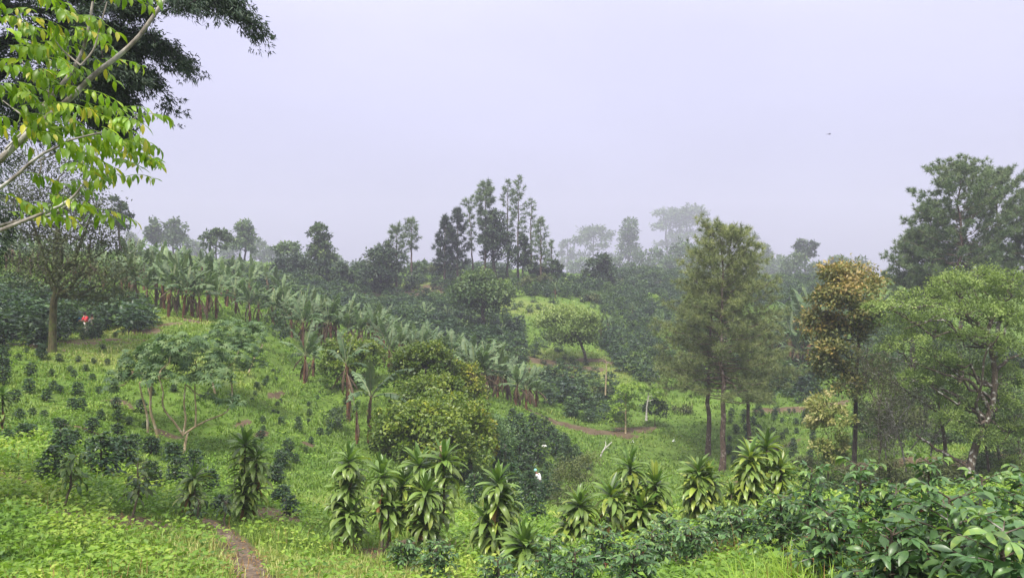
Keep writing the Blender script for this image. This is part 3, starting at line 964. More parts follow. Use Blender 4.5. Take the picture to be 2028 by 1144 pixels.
def uv_ball(g, c, r, tint=.5, seg=6, rings=4):
    V = [(0, 0, 1)]
    for i in range(1, rings):
        a = math.pi * i / rings
        for j in range(seg):
            b = 2 * math.pi * j / seg
            V.append((math.sin(a) * math.cos(b), math.sin(a) * math.sin(b), math.cos(a)))
    V.append((0, 0, -1))
    F3, F4 = [], []
    for j in range(seg):
        F3.append((0, 1 + j, 1 + (j + 1) % seg))
        b = 1 + (rings - 2) * seg
        F3.append((len(V) - 1, b + (j + 1) % seg, b + j))
        for i in range(rings - 2):
            F4.append((1 + i * seg + j, 1 + (i + 1) * seg + j, 1 + (i + 1) * seg + (j + 1) % seg, 1 + i * seg + (j + 1) % seg))
    V = np.array(V) * r + np.asarray(c)
    g.add(V, F3, tint)
    g.add(np.zeros((0, 3)), np.array(F4) - len(V), tint)

def cherry_mesh():
    g = G()
    for i in range(9):
        uv_ball(g, rng.normal(0, .016, 3) * np.array([1.6, 1, .8]), rng.uniform(.007, .009))
    return g.mesh('cherry_cluster', M['cherry'], True)
CHERRY = [cherry_mesh() for _ in range(3)]

def coffee_near(base, H, R, label, leafL=0.16, nb=26, pairs=5, cherries=0, group='coffee bushes along the foot of the slope', bare=0.12, yellow=0.05):
    """a near coffee bush: every leaf its own part"""
    t = thing('coffee_bush', label, 'coffee bush', base, group)
    gw, gf = G(), G()
    tube(gw, np.array([(0, 0, -0.15), (rng.normal(0, .03), rng.normal(0, .03), H * .5), (0, 0, H * .97)]), [0.03, 0.022, 0.008], 7)
    cnt = 0
    order = rng.permutation(nb)
    for b in order:
        f = (b + rng.random() * .8) / nb
        z = H * (bare + (0.98 - bare) * f)
        az = (b // 2) * 2.2 + (b % 2) * math.pi + rng.normal(0, .35)
        ln = R * (1.05 - 0.7 * f ** 1.7) * rng.uniform(.75, 1.1)
        d = np.array([math.cos(az), math.sin(az), 0.5 * f + .12])
        s = np.linspace(0.28, 1, pairs)
        pts = np.array([0, 0, z]) + d * (s * ln)[:, None]
        pts[:, 2] -= 0.42 * ln * s ** 2 * (1.1 - f)
        tube(gw, np.vstack([[0, 0, z], pts]), np.linspace(.007, .003, pairs + 1), 4, cap=False)
        fresh = f > 0.9 or rng.random() < yellow
        for j in range(pairs):
            for sg in (-1, 1):
                la = az + sg * rng.uniform(.55, 1.3) * (1 if j < pairs - 1 else .5)
                el = rng.uniform(-.75, .25) + 0.3 * f
                L = leafL * rng.uniform(.75, 1.15)
                if cnt < 296:
                    part('leaf', CL[4 if fresh and j >= pairs - 2 else int(rng.integers(0, 4))], t, leaf_matrix(pts[j], la, el, L, rng.normal(0, .35)))
                    cnt += 1
                else:
                    dd = np.array([[math.cos(la) * math.cos(el), math.sin(la) * math.cos(el), math.sin(el)]])
                    leaves(gf, pts[j:j + 1], dd, L, L * .4, rng.uniform(.2, .6))
        if cherries and f < .72 and rng.random() < cherries:
            for q in range(int(rng.integers(1, 3))):
                j = int(rng.integers(0, max(1, pairs - 2)))
                part('cherry_cluster', CHERRY[int(rng.integers(0, 3))], t, Matrix.Translation(Vector(pts[j] - [0, 0, .015])) @ Matrix.Rotation(rng.uniform(0, 6), 4, 'Z'))
    # inner shade leaves nobody can tell apart
    n = 170
    P = sph(n) * rng.uniform(.25, .8, (n, 1)) * np.array([R, R, H * .42]) + np.array([0, 0, H * .52])
    leaves(gf, P, sph(n) + np.array([0, 0, -.4]), leafL * rng.uniform(.7, 1.1, n), leafL * .38, rng.uniform(.05, .45, n))
    part('stem', gw.mesh('stem', M['bark'], True), t)
    o = part('inner_leaves', gf.mesh('inner_leaves', M['coffee_near']), t, kind='stuff')
    return t

# coffee bushes at middle distance share these prototypes
COF = {}
def fill(g, R, zc, n, L, W):
    d = sph(n); P = d * rng.uniform(.55, 1.0, (n, 1)) * np.array([R, R, .44]) + np.array([0, 0, zc])
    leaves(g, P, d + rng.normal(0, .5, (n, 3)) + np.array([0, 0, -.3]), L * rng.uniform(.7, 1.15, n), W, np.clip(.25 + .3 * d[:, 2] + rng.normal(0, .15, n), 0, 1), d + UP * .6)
def coffee_protos():
    for i in range(5):
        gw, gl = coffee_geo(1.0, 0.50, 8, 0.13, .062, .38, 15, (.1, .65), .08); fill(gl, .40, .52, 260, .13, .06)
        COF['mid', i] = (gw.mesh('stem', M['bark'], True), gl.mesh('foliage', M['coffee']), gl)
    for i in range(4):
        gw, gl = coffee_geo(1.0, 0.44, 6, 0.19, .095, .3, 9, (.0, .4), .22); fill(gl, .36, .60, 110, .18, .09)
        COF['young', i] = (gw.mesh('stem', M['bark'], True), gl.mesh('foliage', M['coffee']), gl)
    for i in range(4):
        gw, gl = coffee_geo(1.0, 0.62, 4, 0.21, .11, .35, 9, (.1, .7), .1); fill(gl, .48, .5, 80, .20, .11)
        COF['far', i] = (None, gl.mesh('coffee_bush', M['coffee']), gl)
coffee_protos()

def coffee_mid(base, H, wid, label, group, kind='mid', name='coffee_bush', rz=None):
    i = int(rng.integers(0, 4))
    rz = rng.uniform(0, 6.28) if rz is None else rz
    st, fo, _ = COF[kind, i]
    if st is None:
        return top(name, fo, label, 'coffee bush', base, group, rz=rz, sc=(H * wid, H * wid, H))
    t = thing(name, label, 'coffee bush', base, group, rz)
    sc = Matrix.Diagonal((H * wid, H * wid, H, 1))
    part('stem', st, t, sc)
    part('foliage', fo, t, sc)
    return t
# ================================================================== the scene: trees
# ---- pale grey limb with young pinnate leaves reaching in from a trunk outside the picture
def pinnate_tree():
    Y = 4.0
    base = at(-420, Y)
    t = thing('broadleaf_tree', 'grey limbed tree with bright yellow green drooping leaflets reaching in over the slope', 'tree', base)
    gw = G()
    def path(l, dy0=0.0, dy1=0.0, n=14):
        p = px_path(l, Y, base); p[:, 1] += np.linspace(dy0, dy1, len(p)); return smooth_path(p, n)
    s = Y / FPX
    trunk = smooth_path(np.array([[0, 0, -0.2], [.02, 0, .5], [0.05, 0.02, 1.0], [.10, .03, 1.6], [.12, .05, 2.3], [.10, .05, 3.2]]), 12)
    tube(gw, trunk, np.linspace(.11, .05, 12), 9)
    def to_trunk(p):
        j = trunk[np.argmin(np.abs(trunk[:, 2] - (p[2] - 0.25)))]
        return j
    mains = [
        ([(-60, 370), (10, 296), (60, 240), (110, 190), (160, 130), (200, 90), (240, 40), (285, -40)], 7.5, 4.0, 0, .25),
        ([(-70, 520), (0, 483), (45, 460), (87, 441), (144, 415), (170, 395), (181, 376)], 5.0, 2.0, -.2, -.1),
        ([(-80, 455), (0, 433), (50, 428), (109, 402), (135, 380)], 3.8, 1.6, .15, .1),
        ([(-80, 470), (0, 410), (25, 388), (66, 363), (118, 323), (160, 306), (192, 293), (262, 280)], 4.6, 1.4, -.1, -.25),
    ]
    for l, ra, rb, d0, d1 in mains:
        p = path(l, d0, d1)
        q = to_trunk(p[0])
        pp = np.vstack([q, (q + p[0]) / 2 + [0, 0, -.03], p])
        tube(gw, pp, np.concatenate([[ra * s * 1.5, ra * s * 1.2], np.linspace(ra, rb, 14) * s]), 7)
    for l, ra, rb in [([(85, 212), (110, 175), (132, 140), (150, 95), (158, 50), (163, -10)], 5, 2.5),
                      ([(160, 130), (178, 95), (183, 50), (192, -10)], 2.2, 1.2),
                      ([(10, 296), (25, 270), (60, 225), (78, 170)], 2.4, 1.0),
                      ([(66, 363), (74, 330), (60, 300), (45, 280)], 1.8, .8),
                      ([(74, 320), (100, 300), (128, 276)], 1.5, .8),
                      ([(144, 415), (135, 400), (145, 370), (157, 340)], 1.8, .9),
                      ([(87, 441), (95, 455), (100, 462)], 1.4, .8),
                      ([(110, 190), (60, 160), (20, 110)], 2.0, .9), ([(60, 240), (20, 215), (-20, 190)], 2.0, .9),
                      ([(160, 130), (110, 90), (70, 40)], 2.0, .9), ([(192, 293), (230, 250), (262, 215)], 1.6, .7), ([(192, 293), (200, 330), (195, 360)], 1.4, .7)]:
        tube(gw, path(l, 0, .1, 10), np.linspace(ra, rb, 10) * s, 5)
    part('trunk', gw.mesh('trunk', M['bark_limb'], True), t)
    protos = [strap_leaf('leaf', M['pinnate'], .37, c, 5, 'ovate', .14, tw, tn, .03, .1) for c, tw, tn in ((.3, .2, .25), (.6, -.3, .4), (.9, .3, .55), (.5, 0, .95), (1.1, -.2, .3))]
    gm, gr = G(), G()
    cnt = 0
    reg = [((0, 150), (8, 130), 36, None), ((0, 85), (120, 275), 26, None), ((180, 272), (200, 325), 26, -.1), ((95, 195), (215, 280), 8, None),
           ((40, 130), (300, 400), 6, None), ((150, 205), (300, 350), 7, -0.6), ((70, 185), (390, 432), 7, -0.4), ((140, 185), (170, 190), 3, None), ((-60, 0), (50, 420), 8, None), ((60, 120), (-40, 20), 4, None), ((235, 290), (2, 12), 2, -.5)]
    jobs = []
    for xr, yr, n, heading in reg:
        for i in range(n):
            jobs.append((rng.uniform(*xr), rng.uniform(*yr), heading))
    for k in rng.permutation(len(jobs)):
        px, py, hd = jobs[k]
        p0 = ray(px, py, Y) - base + np.array([0, rng.normal(0, .16), 0])
        az = rng.uniform(-math.pi, math.pi) if hd is None else hd + rng.normal(0, .45)
        if hd is None and rng.random() < .6: az = rng.normal(0, .7)
        el = rng.uniform(-.25, .35)
        L = rng.uniform(.13, .24)
        d = np.array([math.cos(az) * math.cos(el), math.sin(az) * math.cos(el), math.sin(el)])
        u = np.linspace(0, 1, 7)
        rc = p0 + d * (u * L)[:, None] - UP * (0.30 * L * u ** 2)[:, None]
        tube(gr, rc, np.linspace(.0022, .001, 7), 3, cap=False)
        np_ = int(rng.integers(5, 8))
        for j in range(np_):
            q = np.array([np.interp((j + .7) / np_, u, rc[:, c]) for c in range(3)])
            for sg in (-1, 1):
                la = az + sg * rng.uniform(.6, 1.15)
                le = rng.uniform(-1.45, -.2)
                ll = rng.uniform(.042, .078)
                m = leaf_matrix(q, la, le, ll, rng.normal(0, .4))
                kk = 3 if rng.random() < .13 else int(rng.choice([0, 1, 2, 4]))
                if cnt < 300:
                    part('leaf', protos[kk], t, m); cnt += 1
                else:
                    mt = np.array(m); me = protos[kk]
                    co = np.empty(len(me.vertices) * 3, np.float32); me.vertices.foreach_get('co', co)
                    co = co.reshape(-1, 3) @ mt[:3, :3].T + mt[:3, 3]
                    nseg = 5
                    n1 = nseg + 1
                    F = []
                    for q2 in range(nseg):
                        F += [(q2, n1 + q2, n1 + q2 + 1, q2 + 1), (n1 + q2, 2 * n1 + q2, 2 * n1 + q2 + 1, n1 + q2 + 1)]
                    gm.add(co, F, np.clip(rng.normal([.3, .4, .5, .95, .35][kk], .1), 0, 1))
    part('leaf_stalks', gr.mesh('leaf_stalks', M['pinnate']), t, kind='stuff')
    part('outer_leaves', gm.mesh('outer_leaves', M['pinnate'], True), t, kind='stuff')
pinnate_tree()

# ---- dark cypress whose boughs hang in at the upper corner
def cypress():
    Y = 15.0
    base = at(-60, Y)
    t = thing('cypress_tree', 'dark conifer with drooping feathery boughs behind the bright leaved limb', 'tree', base)
    gw, gl = G(), G()
    H = 15.0
    zz = np.linspace(-.3, H, 12)
    tr = np.stack([np.linspace(0, .2, 12), zz * 0, zz], 1)
    tube(gw, tr, np.linspace(.34, .08, 12), 10)
    boughs = [[(-60, 130), (60, 60), (180, 40), (260, 55), (326, 85)], [(-60, 200), (60, 110), (170, 90), (230, 112), (285, 140)],
              [(-60, 230), (60, 165), (150, 140), (205, 155), (255, 190)], [(-60, -70), (100, -100), (280, -75), (400, -30), (470, 5)],
              [(-60, 30), (60, -10), (180, -15), (250, 8), (285, 25)], [(-60, -20), (80, -50), (220, -50), (310, -30), (385, 0)],
              [(-60, 290), (20, 235), (90, 200), (150, 195), (190, 225)], [(-60, 90), (50, 75), (130, 80), (200, 88), (245, 105)],
              [(-60, -10), (40, 20), (150, 30), (205, 58), (255, 95)], [(-60, 200), (0, 190), (60, 175), (120, 165), (210, 175)]]
    s = Y / FPX
    def spray(bp, n, size):
        u = rng.random(n) ** .8
        i = np.minimum((u * (len(bp) - 1)).astype(int), len(bp) - 2); f = (u * (len(bp) - 1) - i)[:, None]
        Q = bp[i] * (1 - f) + bp[i + 1] * f
        d = nrm(bp[i + 1] - bp[i])
        sd = nrm(np.cross(d, UP))
        off = np.clip(rng.normal(0, 1, (n, 1)), -1.6, 1.6) * size * 1.1 * sd + np.stack([0 * u, 0 * u, -np.minimum(np.abs(rng.normal(0, size * .9, n)), size * 1.8) + size * .25], 1)
        Q = Q + off + d * rng.normal(0, size * .5, (n, 1))
        for k in range(11):
            needles(gl, Q + rng.normal(0, size * .22, Q.shape), d * .6 + off / size * .35 + np.array([0, 0, -.35]) + rng.normal(0, .5, Q.shape), size * .55 * rng.uniform(.6, 1.3, n), .026, np.clip(rng.normal(.4, .2, n), 0, 1))
    for b in boughs:
        p = px_path(b, Y, base); p[:, 1] += np.linspace(0, rng.normal(0, .35), len(p))
        p = smooth_path(p, 10)
        tube(gw, p, np.linspace(.075, .012, 10), 5)
        spray(p, 330, .22)
        for k in range(9):
            j = int(rng.integers(3, 10)); a = p[j]
            e2 = a + nrm(p[-1] - p[0]) * rng.uniform(.1, .5) + np.array([0, rng.normal(0, .5), rng.uniform(-.65, .05)])
            q = curve(a, e2, 5, .15)
            tube(gw, q, np.linspace(.02, .006, 5), 4)
            spray(q, 60, .15)
    for k in range(46):         # the rest of the crown, above and to the far side
        z = rng.uniform(5.5, H); az = rng.uniform(1.9, 5.4)
        L = 3.6 * (1 - (z - 5) / (H - 3)) + .6
        p = curve((0.1, 0, z), (math.cos(az) * L, math.sin(az) * L, z - .25 * L), 6, .1)
        tube(gw, p, np.linspace(.05, .012, 6), 4); spray(p, 130, .36)
    part('trunk', gw.mesh('trunk', M['bark_dark'], True), t)
    part('crown', gl.mesh('crown', M['pine_dark']), t)
cypress()

# ---- mossy forked tree on the slope
def mossy_tree():
    Y = 46.5
    base = at(103, Y)
    tr = px_path([(103, 712), (104, 660), (106, 600), (112, 572), (108, 520), (112, 470), (118, 420), (112, 360)], Y, base); tr[0, 2] = -.3
    cl = px_clumps([(60, 335, 45, 36), (112, 318, 45, 32), (45, 400, 50, 40), (105, 400, 60, 45), (160, 400, 45, 45), (205, 440, 38, 45), (215, 485, 30, 38),
                    (60, 470, 55, 40), (150, 470, 55, 45), (190, 545, 50, 45, .15), (215, 585, 30, 36, .2), (165, 585, 28, 24, .15), (50, 530, 45, 35, .1), (130, 540, 50, 40, .1), (20, 440, 40, 50), (240, 540, 25, 30, .1)], Y, base, 1.0)
    def ex(gw, gl):
        s = Y / FPX
        for l in ([(110, 590), (130, 560), (155, 545), (175, 520), (185, 470)], [(110, 585), (140, 572), (165, 545), (200, 540), (225, 560)], [(107, 575), (92, 520), (80, 470), (65, 420)], [(112, 560), (128, 500), (125, 440), (130, 380)], [(112, 560), (135, 520), (150, 460), (160, 410)]):
            p = px_path(l, Y, base); p[:, 1] += np.linspace(0, rng.normal(0, .8), len(p))
            tube(gw, smooth_path(p, 12), np.linspace(.14, .04, 12), 6)
        uv = rng.random(900)
        P = np.repeat(np.array([c[0] for c in cl]), 60, 0)[:900] + rng.normal(0, .9, (900, 3))
        needles(gl, P, rng.normal(0, .5, (900, 3)) + np.array([0, 0, -.6]), .7, .02, .1)
    tree_from_clumps('broadleaf_tree', 'mossy forked tree with thin olive crown and pale blotched trunk on the grassy slope', base, smooth_path(tr, 14), cl, 'olive', 'bark_moss', 15000, .19, .09, .24, (-.1, .4), 20, .5, .55, .4, spread=.36, twigs=5, extra=ex)
mossy_tree()

# ---- thin pale stemmed trees with palmate leaves (manioc trees)
def palmate_tree(label, Y, trunks, heads, nleaf, base_px):
    base = at(base_px, Y)
    t = thing('palmate_tree', label, 'tree', base, 'pale stemmed trees with fan shaped leaves')
    gw, gl = G(), G()
    tips = []
    for l, ra in trunks:
        p = px_path(l, Y, base); p[:, 1] += np.linspace(0, rng.normal(0, .7), len(p))
        p[0, 2] -= .15 if l is trunks[0][0] else 0
        p = smooth_path(p, 10); tube(gw, p, np.linspace(ra, ra * .5, 10), 7); tips.append(p[-1])
    s = Y / FPX
    for hx, hy, rx, ry in heads:
        c = ray(hx, hy, Y) - base + np.array([0, rng.normal(0, rx * s * .5), 0])
        k = int(np.argmin([np.linalg.norm(c - q) for q in tips]))
        tube(gw, curve(tips[k], c, 6, .12, -.1), np.linspace(.03, .012, 6), 5)
        ry = ry * 1.3; n = int(nleaf * rx * ry / 2000)
        d = sph(n); d[:, 2] = np.abs(d[:, 2]) * .9 - .25
        C = c + d * np.array([rx * s, rx * s * .9, ry * s]) * rng.uniform(.7, 1.1, (n, 1))
        for i in range(n):                         # one fan of seven lobes per stalk
            ax = nrm(d[i] * .5 + np.array([0, 0, .8]) + rng.normal(0, .3, 3))
            a = nrm(np.cross(ax, rng.normal(0, 1, 3))); b = np.cross(ax, a)
            th = np.linspace(0, 2 * np.pi * .86, 7) + rng.uniform(0, 6.28)
            D = a[None] * np.cos(th)[:, None] + b[None] * np.sin(th)[:, None] - UP * .38
            R = rng.uniform(.20, .30)
            leaves(gl, np.repeat(C[i:i + 1], 7, 0), D, R, R * .30, np.clip(rng.uniform(.1, .9) + rng.normal(0, .06, 7), 0, 1), np.repeat(ax[None], 7, 0), .1)
    part('trunk', gw.mesh('trunk', M['bark_pale'], True), t)
    part('crown', gl.mesh('crown', M['cassava']), t)
palmate_tree('pale stemmed tree with fan shaped leaves, forked low into three and nearest of its clump', 33.5,
             [([(363, 908), (362, 880), (363, 858)], .075), ([(363, 862), (350, 835), (338, 815), (334, 795), (340, 770), (335, 740)], .05), ([(363, 860), (368, 830), (365, 800), (368, 760)], .05),
              ([(363, 860), (385, 845), (410, 832), (440, 820), (447, 800)], .05), ([(387, 845), (385, 810), (380, 780), (378, 740)], .04)],
             [(330, 715, 55, 40), (385, 705, 60, 42), (355, 680, 60, 30), (425, 745, 45, 35), (460, 795, 32, 18), (400, 790, 22, 14), (350, 745, 55, 25)], 78, 363)
palmate_tree('pale stemmed tree with fan shaped leaves on two slender trunks below the mossy tree', 35.5,
             [([(318, 884), (312, 845), (306, 810), (312, 770), (318, 745)], .07), ([(293, 862), (295, 820), (290, 785), (288, 755)], .055), ([(300, 800), (296, 780), (288, 755), (275, 740)], .03)],
             [(270, 715, 45, 36), (245, 745, 30, 22), (305, 700, 42, 36), (300, 735, 45, 28), (222, 765, 16, 16)], 84, 318)
palmate_tree('pale stemmed tree with fan shaped leaves, farthest and greenest crown of its clump', 43,
             [([(430, 800), (425, 770), (420, 740), (430, 700)], .07), ([(460, 800), (462, 760), (455, 730)], .05)],
             [(460, 652, 50, 26), (495, 655, 30, 26), (430, 680, 50, 30), (480, 690, 45, 35), (445, 720, 45, 35), (505, 720, 28, 24)], 105, 430)
palmate_tree('thin leaning pale stem with a few fan shaped leaves by the furrowed slope', 50,
             [([(488, 745), (497, 715), (502, 700), (508, 685)], .06)], [(510, 672, 14, 9)], 160, 488)

# ---- citrus trees, dense and yellow green
def citrus(label, px, Y, cl, n, mat='citrus', tint=(.05, .62)):
    base = at(px, Y)
    top_z = (CY - min(c[1] for c in cl)) / FPX * Y - base[2]
    tr = np.stack([np.linspace(0, .1, 7), np.linspace(0, .1, 7), np.linspace(-.2, top_z * .7, 7)], 1)
    return tree_from_clumps('citrus_tree', label, base, tr, px_clumps(cl, Y, base, .8, 1.0), mat, 'bark', n, .21, .14, .16, tint, 40, .1, .92, .3, 'citrus trees in the middle of the slope', spread=.13, twigs=1)
citrus('large round citrus tree with yellowing leaves behind the dracaena row, nearest of its group', 855, 43,
       [(860, 880, 110, 50), (800, 860, 60, 50, -.05), (780, 880, 45, 45), (850, 825, 75, 40), (905, 830, 60, 40, .12), (935, 870, 42, 45, .12), (870, 850, 85, 50, .05), (825, 830, 45, 34), (900, 790, 20, 10, .1), (760, 850, 24, 40), (890, 900, 80, 40, -.1)], 19000)
part_y = citrus('citrus tree with the yellowest flank just beside the largest round one', 930, 45.5, [(945, 860, 36, 38), (930, 835, 40, 26, .1), (955, 885, 26, 30), (915, 815, 25, 14, .15)], 3200, 'citrus_yellow', (.2, .85))  # whole crown uses the yellower leaf colours
citrus('low citrus tree tucked behind the crown of the largest round one', 840, 48, [(850, 780, 58, 32, .05), (890, 770, 32, 24), (815, 790, 38, 30), (870, 765, 40, 24, .08)], 6000, 'citrus', (.05, .55))
citrus('dome shaped citrus tree standing highest of the group with dense dark green crown', 840, 53, [(840, 715, 56, 32), (805, 730, 32, 34), (875, 725, 30, 34), (840, 745, 58, 30, -.1), (855, 700, 32, 20, .08), (820, 702, 30, 18, .05)], 8000, 'citrus', (.0, .5))
citrus('narrow citrus tree with pale yellow tips beside the banana grove', 930, 55, [(930, 745, 28, 26, .12), (925, 780, 34, 32), (950, 790, 16, 26), (910, 760, 22, 30, .05), (905, 735, 20, 14, .1)], 4200, 'citrus', (.2, .8))
citrus('citrus tree behind the tall banana with torn leaves', 700, 56, [(695, 695, 52, 24, .08), (665, 715, 28, 32), (735, 710, 28, 30), (690, 735, 44, 40, -.05), (710, 770, 30, 30, -.1), (660, 735, 18, 26), (715, 690, 28, 16, .12)], 8000, 'citrus', (.0, .5))
# shrubs near them
def shrub(label, px, Y, cl, n, L, W, mat, tint=(.2, .8), name='shrub', cat='shrub', group=None, droop=.2, surf=.7):
    base = at(px, Y)
    tr = np.stack([np.zeros(5), np.zeros(5), np.linspace(-.1, max(.3, (CY - np.mean([c[1] for c in cl])) / FPX * Y - base[2]), 5)], 1)
    return tree_from_clumps(name, label, base, tr, px_clumps(cl, Y, base, .8), mat, 'bark', n, L, W, .05, tint, 12, droop, surf, .2, group, cat, twigs=2)
shrub('olive feathery shrub below the coffee bushes in the hollow', 1150, 34, [(1150, 930, 40, 30), (1125, 960, 36, 34), (1165, 960, 28, 30), (1130, 990, 40, 30, -.05), (1170, 915, 20, 14, .15), (1110, 1000, 26, 26)], 4200, .12, .045, 'olive', (.2, .8))
shrub('round bluish green shrub at the foot of the largest citrus tree', 985, 47, [(985, 850, 24, 28), (1000, 880, 22, 25), (970, 830, 18, 14)], 1400, .16, .07, 'cassava', (.2, .7))
shrub('low dark shrub at the foot of the tall torn banana', 668, 47, [(665, 830, 22, 26), (655, 850, 16, 16)], 900, .16, .07, 'broad_dark')
shrub('dark leafy shrub beside the trodden bank under the palmate trees', 620, 62, [(540, 640, 22, 26), (560, 655, 22, 22), (620, 735, 26, 14)], 1400, .25, .1, 'broad_dark')

# ---- the pair of tall pines in the valley
pine('pine_tree', 'tallest pine in the valley with green domed top and dark bare lower trunk', at(1430, 66), 19.3, .30,
     lambda f: np.interp(f, [0, .10, .35, .62, .80, .93, 1], [5.0, 5.8, 5.2, 4.3, 3.5, 3.0, 1.5]), 120, 34, .46, .036, 'pine', 'bark_pine', .26, 'pines in the valley', (-.1, 0), 24, (.1, .9), (-.05, .85), .10)
pine('pine_tree', 'slender pine with sparse olive crown just beside the tallest valley pine', at(1482, 71), 17.0, .26,
     lambda f: np.interp(f, [0, .15, .5, .8, 1], [2.8, 3.8, 3.7, 3.2, 1.2]), 72, 32, .46, .036, 'pine', 'bark_pine', .19, 'pines in the valley', (-.9, 0), 18, (.0, .8), (-.05, .75), .10)
pine('pine_tree', 'pine hidden mostly behind the tallest valley pine with a wide lower crown', at(1402, 70), 15.0, .42,
     lambda f: np.interp(f, [0, .2, .5, .8, 1], [4.4, 5.2, 4.4, 2.6, .8]), 62, 32, .46, .036, 'pine', 'bark_pine', .24, 'pines in the valley', (.3, 0), 20, (.0, .8), (-.12, .7), .10)

# ---- the great pines beyond the feathery tree
for i, (px, Y, tp, hw, lab) in enumerate([(1903, 84, 338, 100, 'tall broad pine rising beyond the feathery tree, highest crown of its stand'), (1975, 88, 350, 80, 'broad pine with open branches beside the highest pine of the stand'),
                                          (2062, 86, 375, 85, 'pine of the stand cut off by the edge of the view'), (1808, 92, 470, 60, 'low bushy pine at the end of the stand next to the rusty tree'), (1850, 90, 415, 62, 'middle height pine between the low bushy pine and the highest one')]):
    b = at(px, Y)
    H = (CY - tp) / FPX * Y - b[2]
    R = hw / FPX * Y
    pine('pine_tree', lab, b, H, .42 if i != 3 else .3, lambda f, R=R: R * np.interp(f, [0, .25, .55, .8, 1], [1.05, 1.15, 1.05, .85, .3]), 100 if i < 3 else 75, 30, .50, .06, 'pine_cool', 'bark_pine', .30, 'pine stand beyond the feathery tree', (rng.normal(0, .4), 0), 20, (.0, .95), (.1, 1.0), .09)

# ---- rusty tree and its neighbours
def rusty():
    Y = 46
    base = at(1692, Y)
    tr = smooth_path(px_path([(1692, 962), (1692, 900), (1695, 830), (1694, 760), (1700, 690), (1700, 640), (1694, 590), (1690, 545)], Y, base), 16); tr[0, 2] = -.2
    cl = px_clumps([(1648, 545, 24, 24, .2), (1700, 548, 42, 26, .2), (1735, 565, 14, 18, .2), (1680, 580, 46, 26, .1), (1640, 600, 30, 28, .1), (1700, 610, 34, 26, -.1), (1628, 640, 28, 26, .15), (1660, 650, 30, 26, .05), (1622, 665, 20, 22, .15), (1650, 690, 34, 24, 0), (1630, 715, 22, 22, -.05), (1685, 660, 26, 24, -.15),
                    (1660, 735, 30, 22, -.1), (1720, 640, 24, 20, -.1), (1670, 765, 30, 20, -.15)], Y, base, .9)
    tree_from_clumps('broadleaf_tree', 'slim dark trunked tree with rusty orange new leaves in tiers', base, tr, cl, 'rust', 'bark_dark', 12500, .24, .13, .15, (.0, .62), 18, .15, .7, .45, spread=.29, twigs=3)
rusty()
shrub('cream leaved bushy young tree below the rusty orange one', 1640, 43, [(1640, 805, 30, 22, .2), (1620, 820, 22, 24, .15), (1655, 825, 26, 24, .1), (1640, 850, 34, 24), (1650, 880, 28, 22), (1625, 890, 22, 20, .05), (1640, 915, 20, 18, -.1), (1660, 905, 20, 20, -.1)], 3800, .22, .10, 'cream', (.15, .75), 'young_tree', 'tree')

def acacia():
    Y = 38
    base = at(1930, Y)
    tr = smooth_path(px_path([(1925, 965), (1922, 930), (1930, 890), (1945, 850), (1962, 815), (1968, 780), (1970, 730), (1962, 690), (1956, 660), (1966, 630), (1985, 605)], Y, base), 18); tr[0, 2] = -.2
    cl = [(1950, 548, 62, 20, .15), (1985, 560, 40, 20, .1), (1895, 562, 48, 18, .1), (1925, 580, 70, 22), (2010, 590, 36, 24, .05), (1850, 588, 50, 15, .15), (1800, 605, 50, 14, .2), (1750, 610, 40, 12, .25), (1725, 605, 16, 9, .25), (1880, 620, 80, 20, 0), (1820, 640, 60, 18, -.05), (1960, 620, 60, 24, -.05), (2010, 640, 36, 34),
          (1770, 690, 30, 10, .25), (1800, 675, 40, 12, .2), (1850, 660, 44, 14, .1), (1900, 665, 50, 20), (1840, 705, 50, 18, -.1), (1995, 690, 40, 26, -.05), (1890, 725, 44, 22, -.1), (1940, 740, 36, 24, -.1), (2010, 750, 34, 34, -.1), (1850, 760, 40, 24, -.1), (1910, 790, 36, 28, -.1), (1800, 750, 30, 20, -.1), (1985, 810, 38, 30, -.1), (1870, 830, 36, 26, -.1), (2010, 860, 30, 30, -.1), (1940, 860, 34, 26, -.1)]
    def ex(gw, gl):
        for l, ra, rb in [([(1962, 815), (1935, 770), (1905, 750), (1870, 740), (1830, 728), (1798, 715)], .10, .03), ([(1968, 740), (1990, 715), (2015, 705), (2040, 700)], .09, .04), ([(1960, 690), (1985, 670), (2005, 640), (2010, 610)], .08, .03),
                          ([(1960, 680), (1940, 650), (1920, 630), (1890, 615), (1840, 605), (1790, 612)], .10, .03), ([(1945, 850), (1920, 800), (1918, 760), (1912, 700), (1925, 660)], .08, .03), ([(1922, 930), (1890, 905), (1865, 890), (1842, 870)], .10, .05), ([(1920, 640), (1905, 600), (1880, 575)], .06, .02), ([(1966, 640), (1950, 600), (1940, 565)], .06, .02),
                          ([(1900, 620), (1860, 622), (1820, 640), (1780, 650)], .05, .015)]:
            p = px_path(l, Y, base); p[:, 1] += np.linspace(0, rng.normal(0, 1.0), len(p))
            tube(gw, smooth_path(p, 12) + np.pad(rng.normal(0, .035, (10, 3)), ((1, 1), (0, 0))), np.linspace(ra, rb, 12), 6)
    tree_from_clumps('feathery_tree', 'wide spreading tree with flat feathery light green tiers and twisting lichen spotted trunk', base, tr, px_clumps(cl, Y, base, 1.0), 'acacia', 'bark_lichen', 34000, .15, .06, .20, (.0, .75), 30, .05, .7, .35, spread=.17, twigs=6, extra=ex, limb_r=.22, sag=.02)
acacia()

